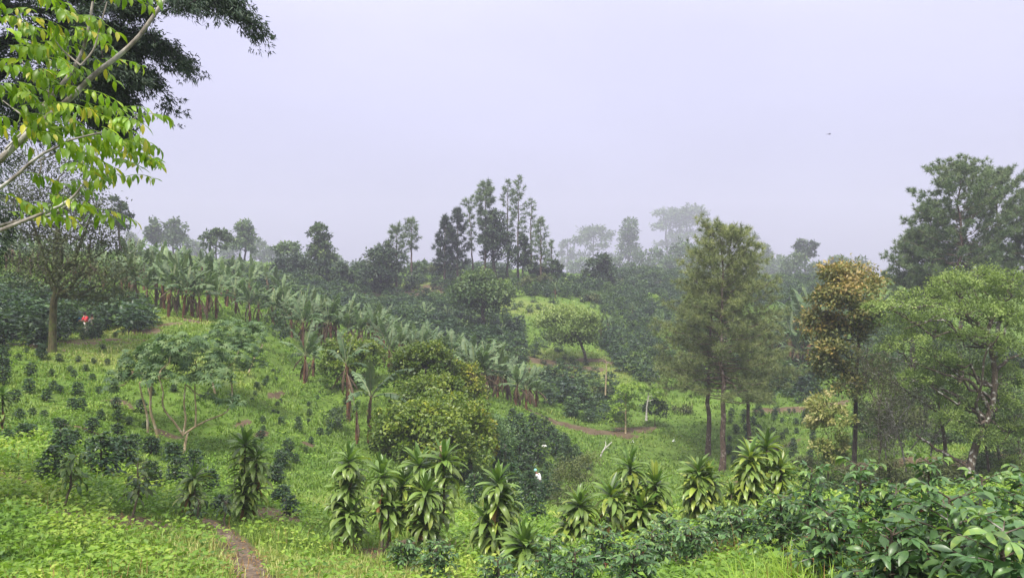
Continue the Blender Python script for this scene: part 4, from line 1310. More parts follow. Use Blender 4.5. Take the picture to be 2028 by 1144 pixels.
def bare(name, label, px, Y, paths, bark, r, twig=40, L=1.2, group=None, cat='tree', leafmat=None, nl=0):
    base = at(px, Y)
    t = thing(name, label, cat, base, group)
    g, gl = G(), G()
    allp = []
    for l, ra in paths:
        p = px_path(l, Y, base); p[:, 1] += np.linspace(0, rng.normal(0, .6), len(p))
        p = smooth_path(p, 10); tube(g, p, np.linspace(ra, ra * .35, 10), 6); allp.append(p[3:])
    A = np.vstack(allp)
    tips = []
    for i in range(twig):
        a = A[rng.integers(0, len(A))]
        e2 = a + rng.normal(0, .5, 3) * L + np.array([0, 0, .35 * L])
        q = curve(a, e2, 5, .2); tube(g, q, np.linspace(r, r * .4, 5), 3, cap=False); tips += list(q[2:])
        for k in range(2):
            q2 = curve(q[3], q[3] + rng.normal(0, .4, 3) * L, 4, .2); tube(g, q2, np.linspace(r * .6, r * .3, 4), 3, cap=False); tips += list(q2[1:])
    if leafmat:
        part('branches', g.mesh('branches', M[bark], True), t)
        T = np.array(tips)
        P = T[rng.integers(0, len(T), nl)] + rng.normal(0, .14, (nl, 3))
        leaves(gl, P, sph(nl) + np.array([0, 0, -.2]), .13 * rng.uniform(.6, 1.2, nl), .055, rng.uniform(0, .7, nl))
        part('sparse_leaves', gl.mesh('sparse_leaves', M[leafmat]), t)
    else:
        part('branches', g.mesh('branches', M[bark], True), t)
bare('bare_tree', 'tangle of thin half bare grey twigs under the feathery tiers', 1790, 42, [([(1795, 935), (1790, 880), (1780, 830), (1770, 790)], .05), ([(1795, 900), (1820, 850), (1815, 800)], .04), ([(1790, 880), (1760, 850), (1740, 800)], .04), ([(1780, 830), (1810, 790), (1830, 760)], .03), ([(1760, 930), (1750, 880), (1765, 840)], .04), ([(1840, 930), (1850, 870), (1880, 830)], .05)], 'bark_limb', .016, 150, 1.3, None, 'tree', 'olive', 2200)
bare('bare_tree', 'leaning pale limbed tree with white lichen streaks crossing below the feathery tiers', 1870, 40.5, [([(1870, 935), (1872, 880), (1862, 820), (1858, 770), (1850, 730)], .11), ([(1862, 820), (1820, 790), (1770, 755), (1735, 740)], .05), ([(1858, 770), (1830, 750), (1800, 730), (1788, 714)], .05), ([(1850, 765), (1870, 750), (1878, 742)], .04)], 'bark_lichen', .018, 60, 1.2, None, 'tree', 'olive', 1200)
bare('bare_tree', 'dark upright stems with thin foliage beside the twisting lichen spotted trunk', 1990, 41, [([(1990, 950), (1985, 880), (1990, 820), (2000, 770)], .09), ([(1985, 880), (2005, 840), (2020, 800)], .06), ([(1960, 945), (1955, 880), (1950, 820)], .08), ([(2020, 950), (2025, 890), (2015, 830)], .08)], 'bark', .018, 90, 1.4, None, 'tree', 'broad_mid', 4500)
bare('bare_tree', 'thin stemmed young tree with loose olive leaves between rusty and feathery trees', 1740, 44, [([(1738, 930), (1742, 870), (1735, 810), (1740, 760)], .06), ([(1742, 850), (1770, 800), (1780, 760)], .04), ([(1738, 800), (1720, 760), (1725, 720)], .04)], 'bark', .016, 110, 1.3, None, 'tree', 'olive', 4500)
bare('dead_branch', 'bare white dead branch standing in the bright valley meadow', 1192, 62, [([(1192, 918), (1189, 905), (1196, 890), (1205, 882), (1212, 875)], .085), ([(1196, 890), (1200, 880), (1199, 874)], .05)], 'deadwood', .012, 2, .4, None, 'dead branch')
bare('dead_tree', 'bare pale stick tree standing among coffee bushes above the trodden bank', 1199, 82, [([(1199, 782), (1200, 750), (1201, 725), (1199, 712)], .085)], 'bark_pale', .02, 5, .8, None, 'dead tree')

# undergrowth behind the near coffee at the foot of the feathery tree
for i, (px, py, rx, ry, Y, mt, lab) in enumerate([
    (1760, 930, 36, 24, 40, 'olive', 'brownish low shrub at the foot of the thin stemmed young tree'), (1830, 940, 40, 22, 38, 'olive', 'scrubby shrub under the tangle of grey twigs'),
    (1960, 925, 40, 26, 43, 'broad_mid', 'green scrub at the foot of the twisting trunk'), (2015, 900, 30, 34, 44, 'broad_mid', 'green scrub by the edge of the wood'),
    (1700, 945, 40, 18, 41, 'olive', 'grassy olive shrub at the foot of the rusty tree'), (1880, 870, 36, 28, 52, 'broad_mid', 'leafy shrub behind the leaning pale limbed tree'), (1790, 840, 50, 40, 58, 'olive', 'pale olive shrub on the slope behind the grey twigs'), (1960, 800, 50, 44, 60, 'broad_mid', 'tall leafy shrub behind the twisting trunk'), (1740, 720, 30, 34, 60, 'broad_mid', 'leafy shrub between the rusty tree and the flat tiers'), (1720, 830, 26, 44, 62, 'broad_mid', 'dull green shrub behind the dark rusty tree trunk'),
    (1835, 770, 60, 60, 62, 'broad_mid', 'rounded leafy tree filling the gap under the flat tiers'), (1920, 700, 70, 60, 66, 'broad_mid', 'rounded leafy tree behind the feathery crown'), (2010, 720, 50, 60, 62, 'broad_dark', 'dark leafy tree behind the feathery crown at the edge'), (1790, 660, 50, 40, 70, 'broad_mid', 'leafy tree below the low bushy pine')]):
    shrub(lab, px, Y, [(px + rng.normal(0, rx * .3), py + rng.normal(0, ry * .3), rx * .7, ry * .7, rng.uniform(-.1, .1)) for _ in range(5)], 1500 if ry < 38 else 3200, .17 if Y < 50 else .26, .07 if Y < 50 else .12, mt, (.1, .7), surf=.6)

for i, (px, Y, hpx, lab) in enumerate([(1600, 50, 22, 'grassy clump beside the cream leaved young tree'), (1670, 43, 26, 'ferny clump right under the rusty tree trunk'), (1720, 41, 26, 'ferny clump beside the thin stemmed young tree'), (1765, 39, 28, 'ferny clump under the bare grey twigs'), (1815, 40, 26, 'ferny clump under the leaning pale limb'), (1860, 42, 30, 'ferny clump behind the highest coffee bush'),
                                  (1905, 40, 26, 'ferny clump beside the twisting trunk'), (1950, 44, 30, 'ferny clump between dark upright stems'), (1995, 40, 26, 'ferny clump near the edge of the wood'), (1740, 52, 26, 'leafy clump uphill of the rusty tree'), (1830, 54, 30, 'leafy clump uphill of the grey twigs'), (1930, 56, 30, 'leafy clump uphill of the twisting trunk'), (2020, 55, 36, 'leafy clump uphill at the wood edge'), (1690, 58, 26, 'leafy clump on the bank beyond the rusty tree')]):
    b = at(px, Y); py = CY - b[2] * FPX / Y
    shrub(lab, px, Y, [(px + rng.normal(0, 20), py - hpx * rng.uniform(.3, .8), hpx * .8, hpx * .5, rng.uniform(-.1, .15)) for _ in range(4)], 900, .2, .07, ['olive', 'broad_mid', 'acacia'][i % 3], (.0, .7), surf=.5)

# ---- centre hill trees
base = at(957, 113)
tree_from_clumps('broadleaf_tree', 'large round crowned green tree on the middle slope below the hilltop pines', base,
                 np.stack([np.linspace(0, -.2, 8), np.zeros(8), np.linspace(-.3, 6.5, 8)], 1),
                 px_clumps([(957, 555, 30, 18, .1), (925, 575, 28, 18, .05), (985, 575, 24, 20, .05), (955, 585, 46, 24), (915, 595, 26, 14, -.05), (990, 595, 18, 16, -.05), (960, 610, 34, 16, -.1), (935, 560, 24, 14, .05)], 113, base, .8), 'broad_mid', 'bark', 5200, .5, .28, .28, (.2, .75), 16, .15, .8, .35, spread=.26)
base = at(1160, 101)
tree_from_clumps('umbrella_tree', 'flat topped bright green umbrella tree on the open middle slope', base,
                 smooth_path(px_path([(1160, 716), (1158, 700), (1150, 680), (1140, 655), (1130, 640)], 101, base), 8),
                 px_clumps([(1128, 616, 36, 10, .25), (1095, 628, 28, 10, .15), (1158, 628, 26, 11, .15), (1075, 640, 16, 8, .1), (1178, 644, 14, 9, .1), (1128, 638, 52, 14, -.05), (1095, 645, 22, 16, -.1), (1165, 650, 16, 16, -.1), (1130, 660, 44, 18, -.3), (1150, 672, 28, 14, -.3), (1110, 672, 24, 10, -.3)], 101, base, .9), 'acacia', 'bark', 6500, .4, .22, .22, (.2, .75), 16, .1, .7, .4, spread=.28, twigs=4)
base = at(1239, 75)
tree_from_clumps('young_tree', 'slim young tree with tiers of bright green leaves at the meadow edge', base,
                 np.stack([np.zeros(7), np.zeros(7), np.linspace(-.2, 3.9, 7)], 1),
                 px_clumps([(1240, 772, 18, 9, .15), (1255, 765, 12, 7, .15), (1228, 790, 14, 8, .1), (1252, 788, 14, 8, .05), (1225, 808, 14, 8), (1250, 808, 12, 8), (1215, 828, 14, 9, -.1), (1240, 830, 10, 10, -.15)], 75, base, .9), 'broad_bright', 'bark_pale', 1500, .32, .16, .09, (.3, .8), 10, .15, .7, .3)
base = at(1281, 76)
tree_from_clumps('young_tree', 'white trunked little tree with a few bright leaves beside the dark round bush', base,
                 smooth_path(px_path([(1280, 832), (1281, 805), (1284, 785), (1283, 768)], 76, base), 7),
                 px_clumps([(1309, 783, 14, 6, .1), (1290, 768, 14, 5, -.1), (1300, 775, 8, 5), (1275, 770, 8, 5, -.2)], 76, base, .9), 'broad_bright', 'deadwood', 500, .3, .15, .10, (.2, .7), 8, .15, .7, .4)
shrub('dark round bush at the end of the bright valley meadow', 1297, 77, [(1297, 805, 20, 18), (1310, 815, 12, 12), (1285, 812, 12, 14)], 1100, .28, .13, 'broad_dark')

# ---- ridge: hilltop group (px, distance, top, half width ...)
def rp(px, Y, tp, hw, lab, lo, mat, prof, nb=50, tn=9, nl=.8, wd=.10, tufts=9, r0=.24, lean=0, up=(0.0, .8), group='pines on the hilltop', droop=0.0, side=.11):
    b = at(px, Y)
    H = (CY - tp) / FPX * Y - b[2]
    R = hw * .88 / FPX * Y
    tufts = max(4, int(tufts * .75)); nb = int(nb * .8); tn = int(tn * 1.3)
    return pine('pine_tree', lab, b, H, lo, lambda f: R * np.interp(f, np.linspace(0, 1, len(prof)), prof), nb, tn, nl, wd, mat, 'bark_pine', r0, group, (lean / FPX * Y, 0), tufts, (.1, .8), up, side, .008, droop)
rp(881, 155, 430, 25, 'dark dense conifer at the open end of the hilltop group', .22, 'pine_dark', [1, 1.1, .9, .65, .2], 64, 12, .8, .15, 13)
rp(906, 156, 415, 25, 'dark dense conifer against the thin topped pines on the hilltop', .22, 'pine_dark', [.9, 1.05, 1, .8, .25], 66, 12, .8, .15, 13)
rp(937, 160, 393, 19, 'thin hilltop pine with a sparse crown leaning towards the dark conifers', .35, 'pine_cool', [.3, .4, .6, 1, .5], 34, 9, .8, .10, 8, .2, -8)
rp(961, 158, 369, 29, 'hilltop pine with a dense domed top on a straight bare trunk', .38, 'pine_cool', [.6, .5, .8, 1.05, .55], 62, 11, .8, .12, 12, .26)
rp(1005, 161, 359, 19, 'tall hilltop pine with ragged narrow crown between two domed ones', .3, 'pine_cool', [.5, .8, .8, 1, .4], 44, 9, .8, .11, 9)
rp(1026, 160, 355, 20, 'tallest hilltop pine with bushy top and long thin lower branches', .35, 'pine_cool', [.6, .8, .9, 1, .55], 48, 9, .8, .11, 9)
rp(1052, 162, 394, 19, 'pale thin hilltop pine with sparse layered branches', .25, 'pine_cool', [.5, .7, .8, .9, .3], 40, 8, .8, .10, 7)
rp(1071, 158, 432, 25, 'spreading fir like pine at the end of the hilltop row', .18, 'pine_cool', [1.1, 1, .85, .6, .15], 52, 9, .8, .12, 10)
rp(1092, 162, 476, 17, 'smallest pine at the foot of the fir like one on the hilltop', .2, 'pine_cool', [1.0, 1, .7, .5, .15], 26, 8, .7, .11, 7)
rp(815, 160, 435, 21, 'lone thin pine with airy crown and long bare trunk on the ridge', .52, 'pine_cool', [.5, .9, 1.0, 1, .4], 44, 9, .8, .11, 9)
rp(785, 150, 450, 26, 'ragged pine with dark plates of foliage beside the lone thin pine', .30, 'pine_cool', [1, 1.3, .9, .9, .4], 50, 10, .8, .13, 10)
at_tree = [
    (981, 158, 408, 36, 'column', 'broad_dark', .28, 'dark bushy tree with several stems under the tallest hilltop pines', 3400),
    (1037, 158, 463, 22, 'column', 'broad_dark', .22, 'dark narrow tree under the tallest hilltop pine', 1700),
    (755, 148, 488, 56, 'layered', 'broad_dark', .32, 'dark layered tree with flat shelves of foliage on the ridge', 4200),
    (633, 158, 440, 33, 'column', 'broad_mid', .28, 'tall tapering tree standing alone above dark round shrubs on the ridge', 3600),
    (557, 150, 515, 20, 'dome', 'broad_dark', .1, 'dark round tree first in the row along the ridge', 1200),
    (586, 153, 510, 26, 'dome', 'broad_dark', .15, 'dark broad tree in the ridge row below the bare crowned one', 1500),
    (612, 152, 515, 20, 'dome', 'broad_dark', .1, 'dark round tree next to the tall tapering tree', 1200),
    (641, 149, 512, 20, 'dome', 'broad_dark', .1, 'dark round tree at the foot of the tall tapering tree', 1200),
    (680, 147, 523, 21, 'dome', 'broad_dark', .1, 'dark ball shaped tree at the end of the ridge row', 1400),
    (570, 182, 483, 32, 'umbrella', 'broad_mid', .45, 'thin open crowned tree rising behind the dark ridge row', 1300),
    (429, 165, 457, 30, 'umbrella', 'broad_mid', .45, 'flat crowned tree on the ridge above the banana grove', 1700),
    (484, 205, 433, 28, 'column', 'broad_mid', .3, 'misty tall tree with a knobbly top behind the flat crowned one', 2000),
    (306, 215, 430, 22, 'column', 'broad_mid', .35, 'misty tree, first of the joined pair on the ridge', 1500),
    (344, 215, 431, 30, 'column', 'broad_mid', .35, 'misty tree, bushier one of the joined pair on the ridge', 2000),
    (236, 120, 386, 24, 'layered', 'broad_dark', .5, 'grey conifer top showing behind the mossy forked tree', 1300),
    (1186, 172, 502, 25, 'dome', 'broad_dark', .08, 'dark block shaped dense tree standing on the ridge road', 2600),
    (1174, 300, 450, 44, 'umbrella', 'broad_mid', .4, 'pale misty umbrella crowned tree behind the dark block shaped one', 2200),
    (1123, 310, 470, 18, 'dome', 'broad_mid', .3, 'faintest misty tree next to the hilltop pines', 900),
    (1246, 260, 427, 30, 'column', 'broad_mid', .3, 'misty domed pine like tree on the ridge above the coffee slope', 2200),
    (1325, 330, 412, 38, 'umbrella', 'broad_mid', .42, 'huge faded tree, first half of the widest misty crown', 2400),
    (1365, 330, 408, 44, 'umbrella', 'broad_mid', .42, 'huge faded tree, second half of the widest misty crown', 2600),
    (1489, 290, 456, 18, 'dome', 'broad_mid', .2, 'faded bushy tree beyond the top of the tallest valley pine', 1000),
    (1520, 255, 482, 20, 'column', 'broad_mid', .2, 'misty pointed tree beyond the tallest valley pine', 1200),
    (1593, 222, 470, 21, 'dome', 'broad_dark', .55, 'small dome topped tree standing clear on the far ridge', 1300),
    (1575, 220, 505, 30, 'dome', 'broad_mid', .1, 'rounded bush under the small dome topped ridge tree', 1300),
    (1660, 235, 508, 22, 'umbrella', 'broad_mid', .4, 'faint flat topped tree beyond the rusty tree', 900),
    (1700, 240, 512, 25, 'dome', 'broad_mid', .1, 'faint low tree on the far ridge beyond the rusty tree', 900),
    (1620, 225, 520, 20, 'dome', 'broad_mid', .1, 'low misty bush on the far ridge beside the dome topped tree', 800),
    (1290, 240, 492, 28, 'dome', 'broad_mid', .1, 'grey green rounded tree on the ridge below the huge faded crown', 1500),
    (1325, 230, 515, 25, 'dome', 'broad_mid', .1, 'grey rounded tree at the ridge edge beside the valley pine top', 1300),
    (1255, 215, 528, 24, 'dome', 'broad_mid', .1, 'low rounded tree on the ridge road above the coffee slope', 1200),
    (1345, 235, 475, 30, 'dome', 'broad_mid', .2, 'dull green rounded tree under the huge faded crown', 1600),
    (1385, 230, 480, 30, 'dome', 'broad_mid', .15, 'dull rounded tree just behind the top of the valley pine', 1500),
    (1225, 240, 508, 20, 'dome', 'broad_mid', .1, 'misty rounded bush beside the dark block shaped tree', 900),
    (1150, 260, 512, 26, 'dome', 'broad_mid', .1, 'misty low tree between the hilltop and the dark block shaped tree', 1000),
    (1285, 205, 540, 22, 'dome', 'broad_mid', .05, 'yellow green bush on the ridge road', 900),
    (1530, 250, 515, 32, 'dome', 'broad_mid', .1, 'misty tree mass on the saddle beyond the valley pine', 1500),
    (840, 175, 525, 24, 'dome', 'broad_mid', .15, 'rounded tree beyond the trunk of the lone thin pine', 1300),
    (880, 172, 530, 24, 'dome', 'olive', .15, 'olive rounded tree at the foot of the dark conifers', 1300),
    (720, 250, 530, 24, 'dome', 'broad_mid', .1, 'misty blue round tree in the gap beside the dark layered one', 900),
    (800, 240, 540, 24, 'dome', 'broad_mid', .1, 'misty bush behind the foot of the lone thin pine', 800),
    (262, 260, 458, 16, 'column', 'broad_mid', .3, 'misty narrow tree above the shaded end of the ridge bananas', 900),
    (390, 250, 474, 16, 'dome', 'broad_mid', .2, 'misty low tree between the joined pair and the flat crowned tree', 800),
    (515, 250, 470, 18, 'dome', 'broad_mid', .2, 'misty low tree beside the knobbly topped one', 800),
    (455, 250, 478, 18, 'dome', 'broad_mid', .2, 'misty low tree between the flat crowned and knobbly topped ones', 800),
    (540, 245, 490, 18, 'dome', 'broad_mid', .2, 'misty low bush before the thin open crowned tree', 800),
    (660, 230, 505, 20, 'dome', 'broad_mid', .2, 'misty bush beyond the dark ridge row', 800),
    (1440, 270, 500, 24, 'dome', 'broad_mid', .1, 'misty round tree hidden mostly behind the valley pine top', 900),
    (1550, 260, 505, 20, 'column', 'broad_mid', .1, 'misty narrow tree on the saddle', 900),
    (1060, 160, 520, 9, 'dome', 'broad_dark', .1, 'small dark bush under the fir like hilltop pine', 500),
    (1078, 159, 523, 9, 'dome', 'broad_dark', .1, 'small dark bush beside the trunk of the fir like pine', 500),
    (1103, 161, 515, 12, 'dome', 'broad_dark', .15, 'dark round bush at the very end of the hilltop', 700),
]
for px, Y, tp, hw, sh, mt, lo, lab, n in at_tree:
    Y = Y if Y < 200 else 200 + (Y - 200) * 5.0
    sz = 0.0036 * Y
    auto_tree('broadleaf_tree', lab, px, Y, tp, hw, sh, mt, 'bark_dark', lo, n, sz * 1.1, sz * .62, 12 if hw > 24 else 8, tint=(.15, .7), sub=11)
# ================================================================== bananas
def ban_px(px, py, tp, lab, group, n=8, ndry=4, parts=True, Y=None, seed=None, lean=None, Lk=1.0):
    b = at(px, Y) if Y else hit(px, py)
    Hh = max(2.0, (py - tp) / FPX * b[1])
    h = Hh * .5
    return banana(b, h, n, Hh * .60 * Lk, seed if seed is not None else int(px * 7 + py), lab, group, ndry, parts, rng.uniform(0, 6.28), lean)

banana(at(731, 46), 2.7, 6, 2.9, 5, 'tall banana plant with one upright torn leaf and two arching ones by the citrus trees', None, 2, True, 2.2, (-.25, 0), .11)
banana(at(706, 45), 1.9, 3, 1.9, 8, 'short young banana plant with one arching leaf at the foot of the tall one', None, 1, True, 3.6, (0, 0), .08)
banana(at(690, 50), 3.6, 7, 2.4, 14, 'dark stemmed banana plant behind the tall one, in front of the citrus crown', None, 5, True, .7, (-.1, .1), .13)
ban_px(603, 770, 655, 'lone banana plant with reddish stem standing free on the green slope', None, 9, 5, Y=58.5, seed=31, lean=(.25, 0))
ban_px(620, 745, 672, 'short banana plant just behind the lone reddish stemmed one', None, 6, 3, Y=61, seed=37)

grove = [(255, 600, 500), (325, 615, 512), (380, 628, 528), (272, 609, 505), (309, 606, 515), (334, 628, 518), (364, 630, 520), (397, 636, 535), (428, 634, 540), (467, 622, 545), (495, 640, 560), (512, 640, 565), (545, 650, 570), (290, 612, 530), (350, 618, 505), (410, 620, 515), (450, 610, 530)]
for i, (a, b_, c) in enumerate(sorted(grove)):
    ban_px(a, b_, c, ORD[i] + ' banana plant from the mossy tree along the front of the grove on the slope', 'banana plants along the front of the ridge grove', 10, 4)
back = [(540, 600, 530), (490, 600, 525), (465, 590, 515), (360, 580, 495), (335, 575, 490), (310, 575, 488), (285, 575, 485), (415, 585, 505), (560, 610, 545), (250, 560, 465), (275, 550, 470), (300, 548, 480), (322, 552, 478), (345, 548, 482), (372, 552, 488), (400, 556, 492), (425, 560, 498), (455, 566, 502), (480, 570, 506), (505, 578, 512), (530, 586, 520), (240, 590, 500), (225, 600, 520), (385, 585, 505), (438, 590, 515), (265, 535, 470), (415, 540, 490), (520, 560, 520)]
for i, (a, b_, c) in enumerate(back):
    ban_px(a, b_, c, 'small banana plant in the crowded back of the grove on the ridge', 'banana plants at the back of the ridge grove', 8, 3, False)
for i, (a, b_, c) in enumerate([(12, 535, 455), (38, 540, 460), (62, 545, 452), (88, 545, 462), (122, 548, 468), (150, 552, 470), (178, 560, 478), (205, 575, 490), (25, 520, 450), (135, 530, 465), (75, 530, 458), (190, 545, 470)]):
    ban_px(a, b_, c, 'shaded banana plant behind the branches of the mossy forked tree', 'banana plants behind the mossy tree', 8, 6, False)
mid = [(560, 655, 575), (578, 668, 590), (600, 690, 585), (622, 685, 582), (645, 692, 588), (668, 690, 600), (690, 698, 606), (712, 700, 612), (738, 700, 606), (760, 712, 625), (790, 722, 640), (815, 722, 650), (840, 726, 650), (630, 670, 580), (655, 672, 592), (750, 690, 600), (770, 735, 650)]
for i, (a, b_, c) in enumerate(sorted(mid)):
    ban_px(a, b_, c, ORD[i] + ' banana plant of the middle grove counting from the ridge grove down to the citrus', 'banana plants of the middle grove', 10, 5)
low = [(895, 742, 655), (920, 752, 665), (945, 785, 680), (965, 792, 690), (985, 790, 698), (1005, 795, 705), (1022, 806, 716), (1042, 812, 722), (1062, 806, 738), (975, 770, 675), (930, 770, 668), (1050, 800, 730), (1000, 775, 690)]
for i, (a, b_, c) in enumerate(sorted(low)):
    ban_px(a, b_, c, ORD[i] + ' banana plant of the lower grove counting from the citrus trees towards the meadow', 'banana plants of the lower grove', 10, 6)
rt = [(1560, 700, 600), (1575, 690, 590), (1590, 705, 578), (1605, 690, 570), (1548, 715, 640), (1580, 735, 650), (1600, 735, 620), (1565, 725, 610), (1530, 715, 640), (1545, 690, 610)]
for i, (a, b_, c) in enumerate(rt):
    ban_px(a, b_, c, 'banana plant with drooping silvery leaves between the valley pines and the rusty tree', 'banana plants beside the rusty tree', 9, 5, i < 6)
for i, (a, b_, c) in enumerate([(575, 640, 570), (600, 655, 572), (620, 660, 572), (645, 665, 578), (665, 668, 585), (690, 672, 590), (712, 675, 594), (730, 680, 598), (760, 685, 602), (780, 700, 618), (800, 712, 632), (825, 715, 640), (850, 712, 640), (560, 632, 566), (880, 735, 655), (905, 740, 660), (862, 722, 648), (935, 755, 670), (955, 765, 672), (540, 640, 572)]):
    ban_px(a, b_, c, 'banana plant', 'banana plants massed behind the middle grove', 9, 5, False)
for a, b_, c, lab in [(840, 645, 597, 'small banana plant alone among dark coffee, upright leaves'), (884, 640, 602, 'small spreading banana plant near the large round crowned tree'), (990, 672, 640, 'tiny banana plant below the large round crowned tree'), (1190, 672, 615, 'tall thin banana plant beside the umbrella tree'), (1206, 660, 622, 'spreading banana plant uphill of the umbrella tree'),
                      (1308, 652, 618, 'small banana plant next to the crown of the valley pine'), (1252, 632, 602, 'faint banana plant high on the coffee slope'), (960, 650, 605, 'pale banana plant beside the trunk of the large round crowned tree'), (1100, 590, 555, 'small pale banana plant near the hilltop')]:
    ban_px(a, b_, c, lab, None, 8, 2, False)

# ================================================================== dracaenas
def dra(px, top_py, Y, canes, lab, **k):
    b = at(px, Y)
    H = (CY - top_py) / FPX * Y - b[2] - .19
    sc = Y / FPX
    cs = [(dx * sc, dyy, max(.5, H - dt * sc), max(.15, lo * H), nh) for dx, dyy, dt, lo, nh in canes]
    return dracaena(b, cs, lab, **k)
dra(490, 862, 20, [(-8, 0, 0, .30, 36), (14, .1, 26, .18, 40), (-2, -.15, 85, .1, 22)], 'dracaena alone at the end of the footpath, two heads on a shaggy column', L=0.55, yellow=.06)
dra(388, 925, 19, [(0, 0, 0, .62, 10), (-14, .1, 34, .45, 10)], 'thin young dracaena standing among saplings on the grassy bank', L=0.48, yellow=.15)
dra(687, 893, 18, [(0, 0, 0, .16, 62), (-12, .2, 56, .3, 26), (10, -.2, 100, .1, 20)], 'tall shaggy dracaena nearest the open grass, first of the row', L=0.59, yellow=.04)
dra(757, 920, 17.5, [(0, 0, 0, .45, 26), (12, .2, 70, .35, 14)], 'slender dracaena with a bare lower cane, second of the row', L=0.59, yellow=.04)
dra(857, 892, 18, [(20, .1, 0, .30, 34), (-14, .2, 12, .35, 24), (4, -.35, 52, .10, 66), (-46, .0, 52, .35, 22)], 'widest dracaena with four heads and a pale cut stub on top', L=0.61, yellow=.05, cut=(.16, .2, 2.0, .36))
dra(978, 932, 17, [(0, 0, 0, .20, 46), (12, .15, 45, .2, 40), (-12, -.1, 75, .2, 18)], 'dense dracaena with two stacked heads beside the low arching one', L=0.59, yellow=.05)
dra(1037, 1055, 15.3, [(0, 0, 0, .2, 24), (8, .1, 40, .2, 12)], 'low arching dracaena at the foot of the dense two headed one', L=0.63, yellow=.03)
dra(1150, 978, 17, [(0, 0, 0, .15, 44), (-14, .1, 44, .15, 20)], 'short dracaena with yellowing lower leaves at the head of the second row', L=0.57, yellow=.30)
dra(1205, 958, 17.5, [(0, 0, 0, .3, 26)], 'single headed dracaena close against the widest yellow tinged one', L=0.57, yellow=.18)
dra(1264, 905, 18, [(-14, 0, 0, .15, 62), (28, .1, 32, .15, 60), (6, -.3, 72, .1, 46)], 'bulky yellow tinged dracaena with two heads, one higher, dry leaves below', L=0.58, yellow=.30)
dra(1388, 912, 19, [(0, 0, 0, .12, 72), (14, .1, 22, .15, 26), (-12, -.1, 30, .1, 22)], 'rounded dracaena standing apart with hanging yellow green leaves', L=0.57, yellow=.35)
dra(1482, 886, 19, [(0, 0, 0, .15, 62), (6, .1, 40, .15, 30)], 'columnar dracaena first of the last three, yellow leaves all down it', L=0.57, yellow=.42)
dra(1524, 864, 19.6, [(0, 0, 0, .35, 26)], 'tallest of the last three dracaenas with a dark bare cane below the head', L=0.57, yellow=.32)
dra(1550, 908, 19.2, [(0, 0, 0, .3, 30)], 'shortest of the last three dracaenas with pale leaf tips', L=0.55, yellow=.42)
dra(1450, 992, 19, [(0, 0, 0, .2, 10)], 'tiny dracaena with an orange dying leaf between the rounded and columnar ones', L=0.30, yellow=.45)
dra(4, 770, 27, [(0, 0, 0, .2, 26)], 'dracaena half out of view at the edge of the planted slope', L=0.48, yellow=.1)

# ================================================================== saplings by the path
def sapling(px, py, Y, tp, lean_px, lab, n=46, mat='broad_mid', L=.26, W=.09):
    b = at(px, Y); s = Y / FPX
    H = (CY - tp) * s - b[2]
    t = thing('sapling', lab, 'sapling', b, 'saplings on the grassy bank')
    g = G()
    p = curve((0, 0, -.1), (lean_px * s, .05, H * .93), 8, .04)
    tube(g, p, np.linspace(.032, .012, 8), 7)
    protos = [strap_leaf('leaf', M[mat], W / L, c, 5, 'ovate', .15, .1, tn, .03) for c, tn in ((.5, .4), (1.0, .6), (1.5, .3), (.8, .85))]
    for i in range(n):
        f = rng.uniform(.5, 1)
        q = np.array([np.interp(f, np.linspace(0, 1, 8), p[:, c]) for c in range(3)])
        az = i * 2.4; st = rng.uniform(.05, .26) * (1.2 - f * .5)
        e2 = q + np.array([math.cos(az) * st, math.sin(az) * st, .06])
        tube(g, np.array([q, e2]), .005, 3, cap=False)
        part('leaf', protos[int(rng.integers(0, 4))], t, leaf_matrix(e2, az + rng.normal(0, .4), rng.uniform(-1.0, .2) + .5 * (f > .93), L * rng.uniform(.7, 1.1), rng.normal(0, .3)))
    part('trunk', g.mesh('trunk', M['cane'], True), t)
sapling(128, 1040, 15.2, 893, 14, 'leaning sapling with drooping leaves closest to the weedy corner', 60, 'broad_mid', .24, .085)
sapling(265, 1045, 16.2, 908, 6, 'straight sapling with dark drooping leaves on the bare soil patch', 60, 'broad_dark', .22, .09)
sapling(388, 1040, 18.0, 985, 4, 'short sapling under the thin young dracaena', 26, 'broad_dark', .2, .08)
sapling(445, 1045, 18.8, 990, 2, 'smallest dark sapling beside the footpath', 26, 'broad_dark', .18, .07)

# ================================================================== coffee
REST = []      # (base, H, widthscale, kind) of the bushes past the first 300
COUNT = [0]
def cof(base, H, wd, lab, grp, kind):
    COUNT[0] += 1
    return coffee_mid(base, H, wd, lab, grp, kind)

# near bushes down the hedge foot: (px, top py, distance, width factor, label)
near = [
    (1880, 975, 5.9, 1.05, 'coffee bush with bright light green young leaves on top, closest to the viewer', .08, .17, .35),
    (1765, 1045, 6.0, .8, 'low coffee bush leaning out with dull drooping leaves and one yellow leaf', .10, .16, .12),
    (1985, 1040, 5.2, .85, 'coffee bush cut off by the corner of the view', .08, .17, .2),
    (1640, 1010, 8.2, .72, 'coffee bush with low hanging red cherries at the edge of the tall grass', .45, .15, .05),
    (1705, 916, 8.8, .80, 'tall coffee bush carrying clusters of red cherries', .40, .15, .12),
    (1608, 922, 10.2, .75, 'dark coffee bush next to the three last dracaenas', .12, .14, .03),
    (1838, 903, 9.4, .72, 'highest coffee bush, its top against the foot of the wood', .08, .15, .10),
    (1945, 938, 8.0, .85, 'broad coffee bush beside the highest one', .18, .15, .08),
    (1775, 962, 8.7, .66, 'coffee bush filling the gap behind the tall red cherried one', .15, .15, .06),
    (2032, 928, 8.2, .8, 'coffee bush half beyond the edge of the view', .1, .15, .1),
    (1545, 982, 10.6, .80, 'rounded coffee bush with its bare stems above the tall grass', .15, .15, .04),
]
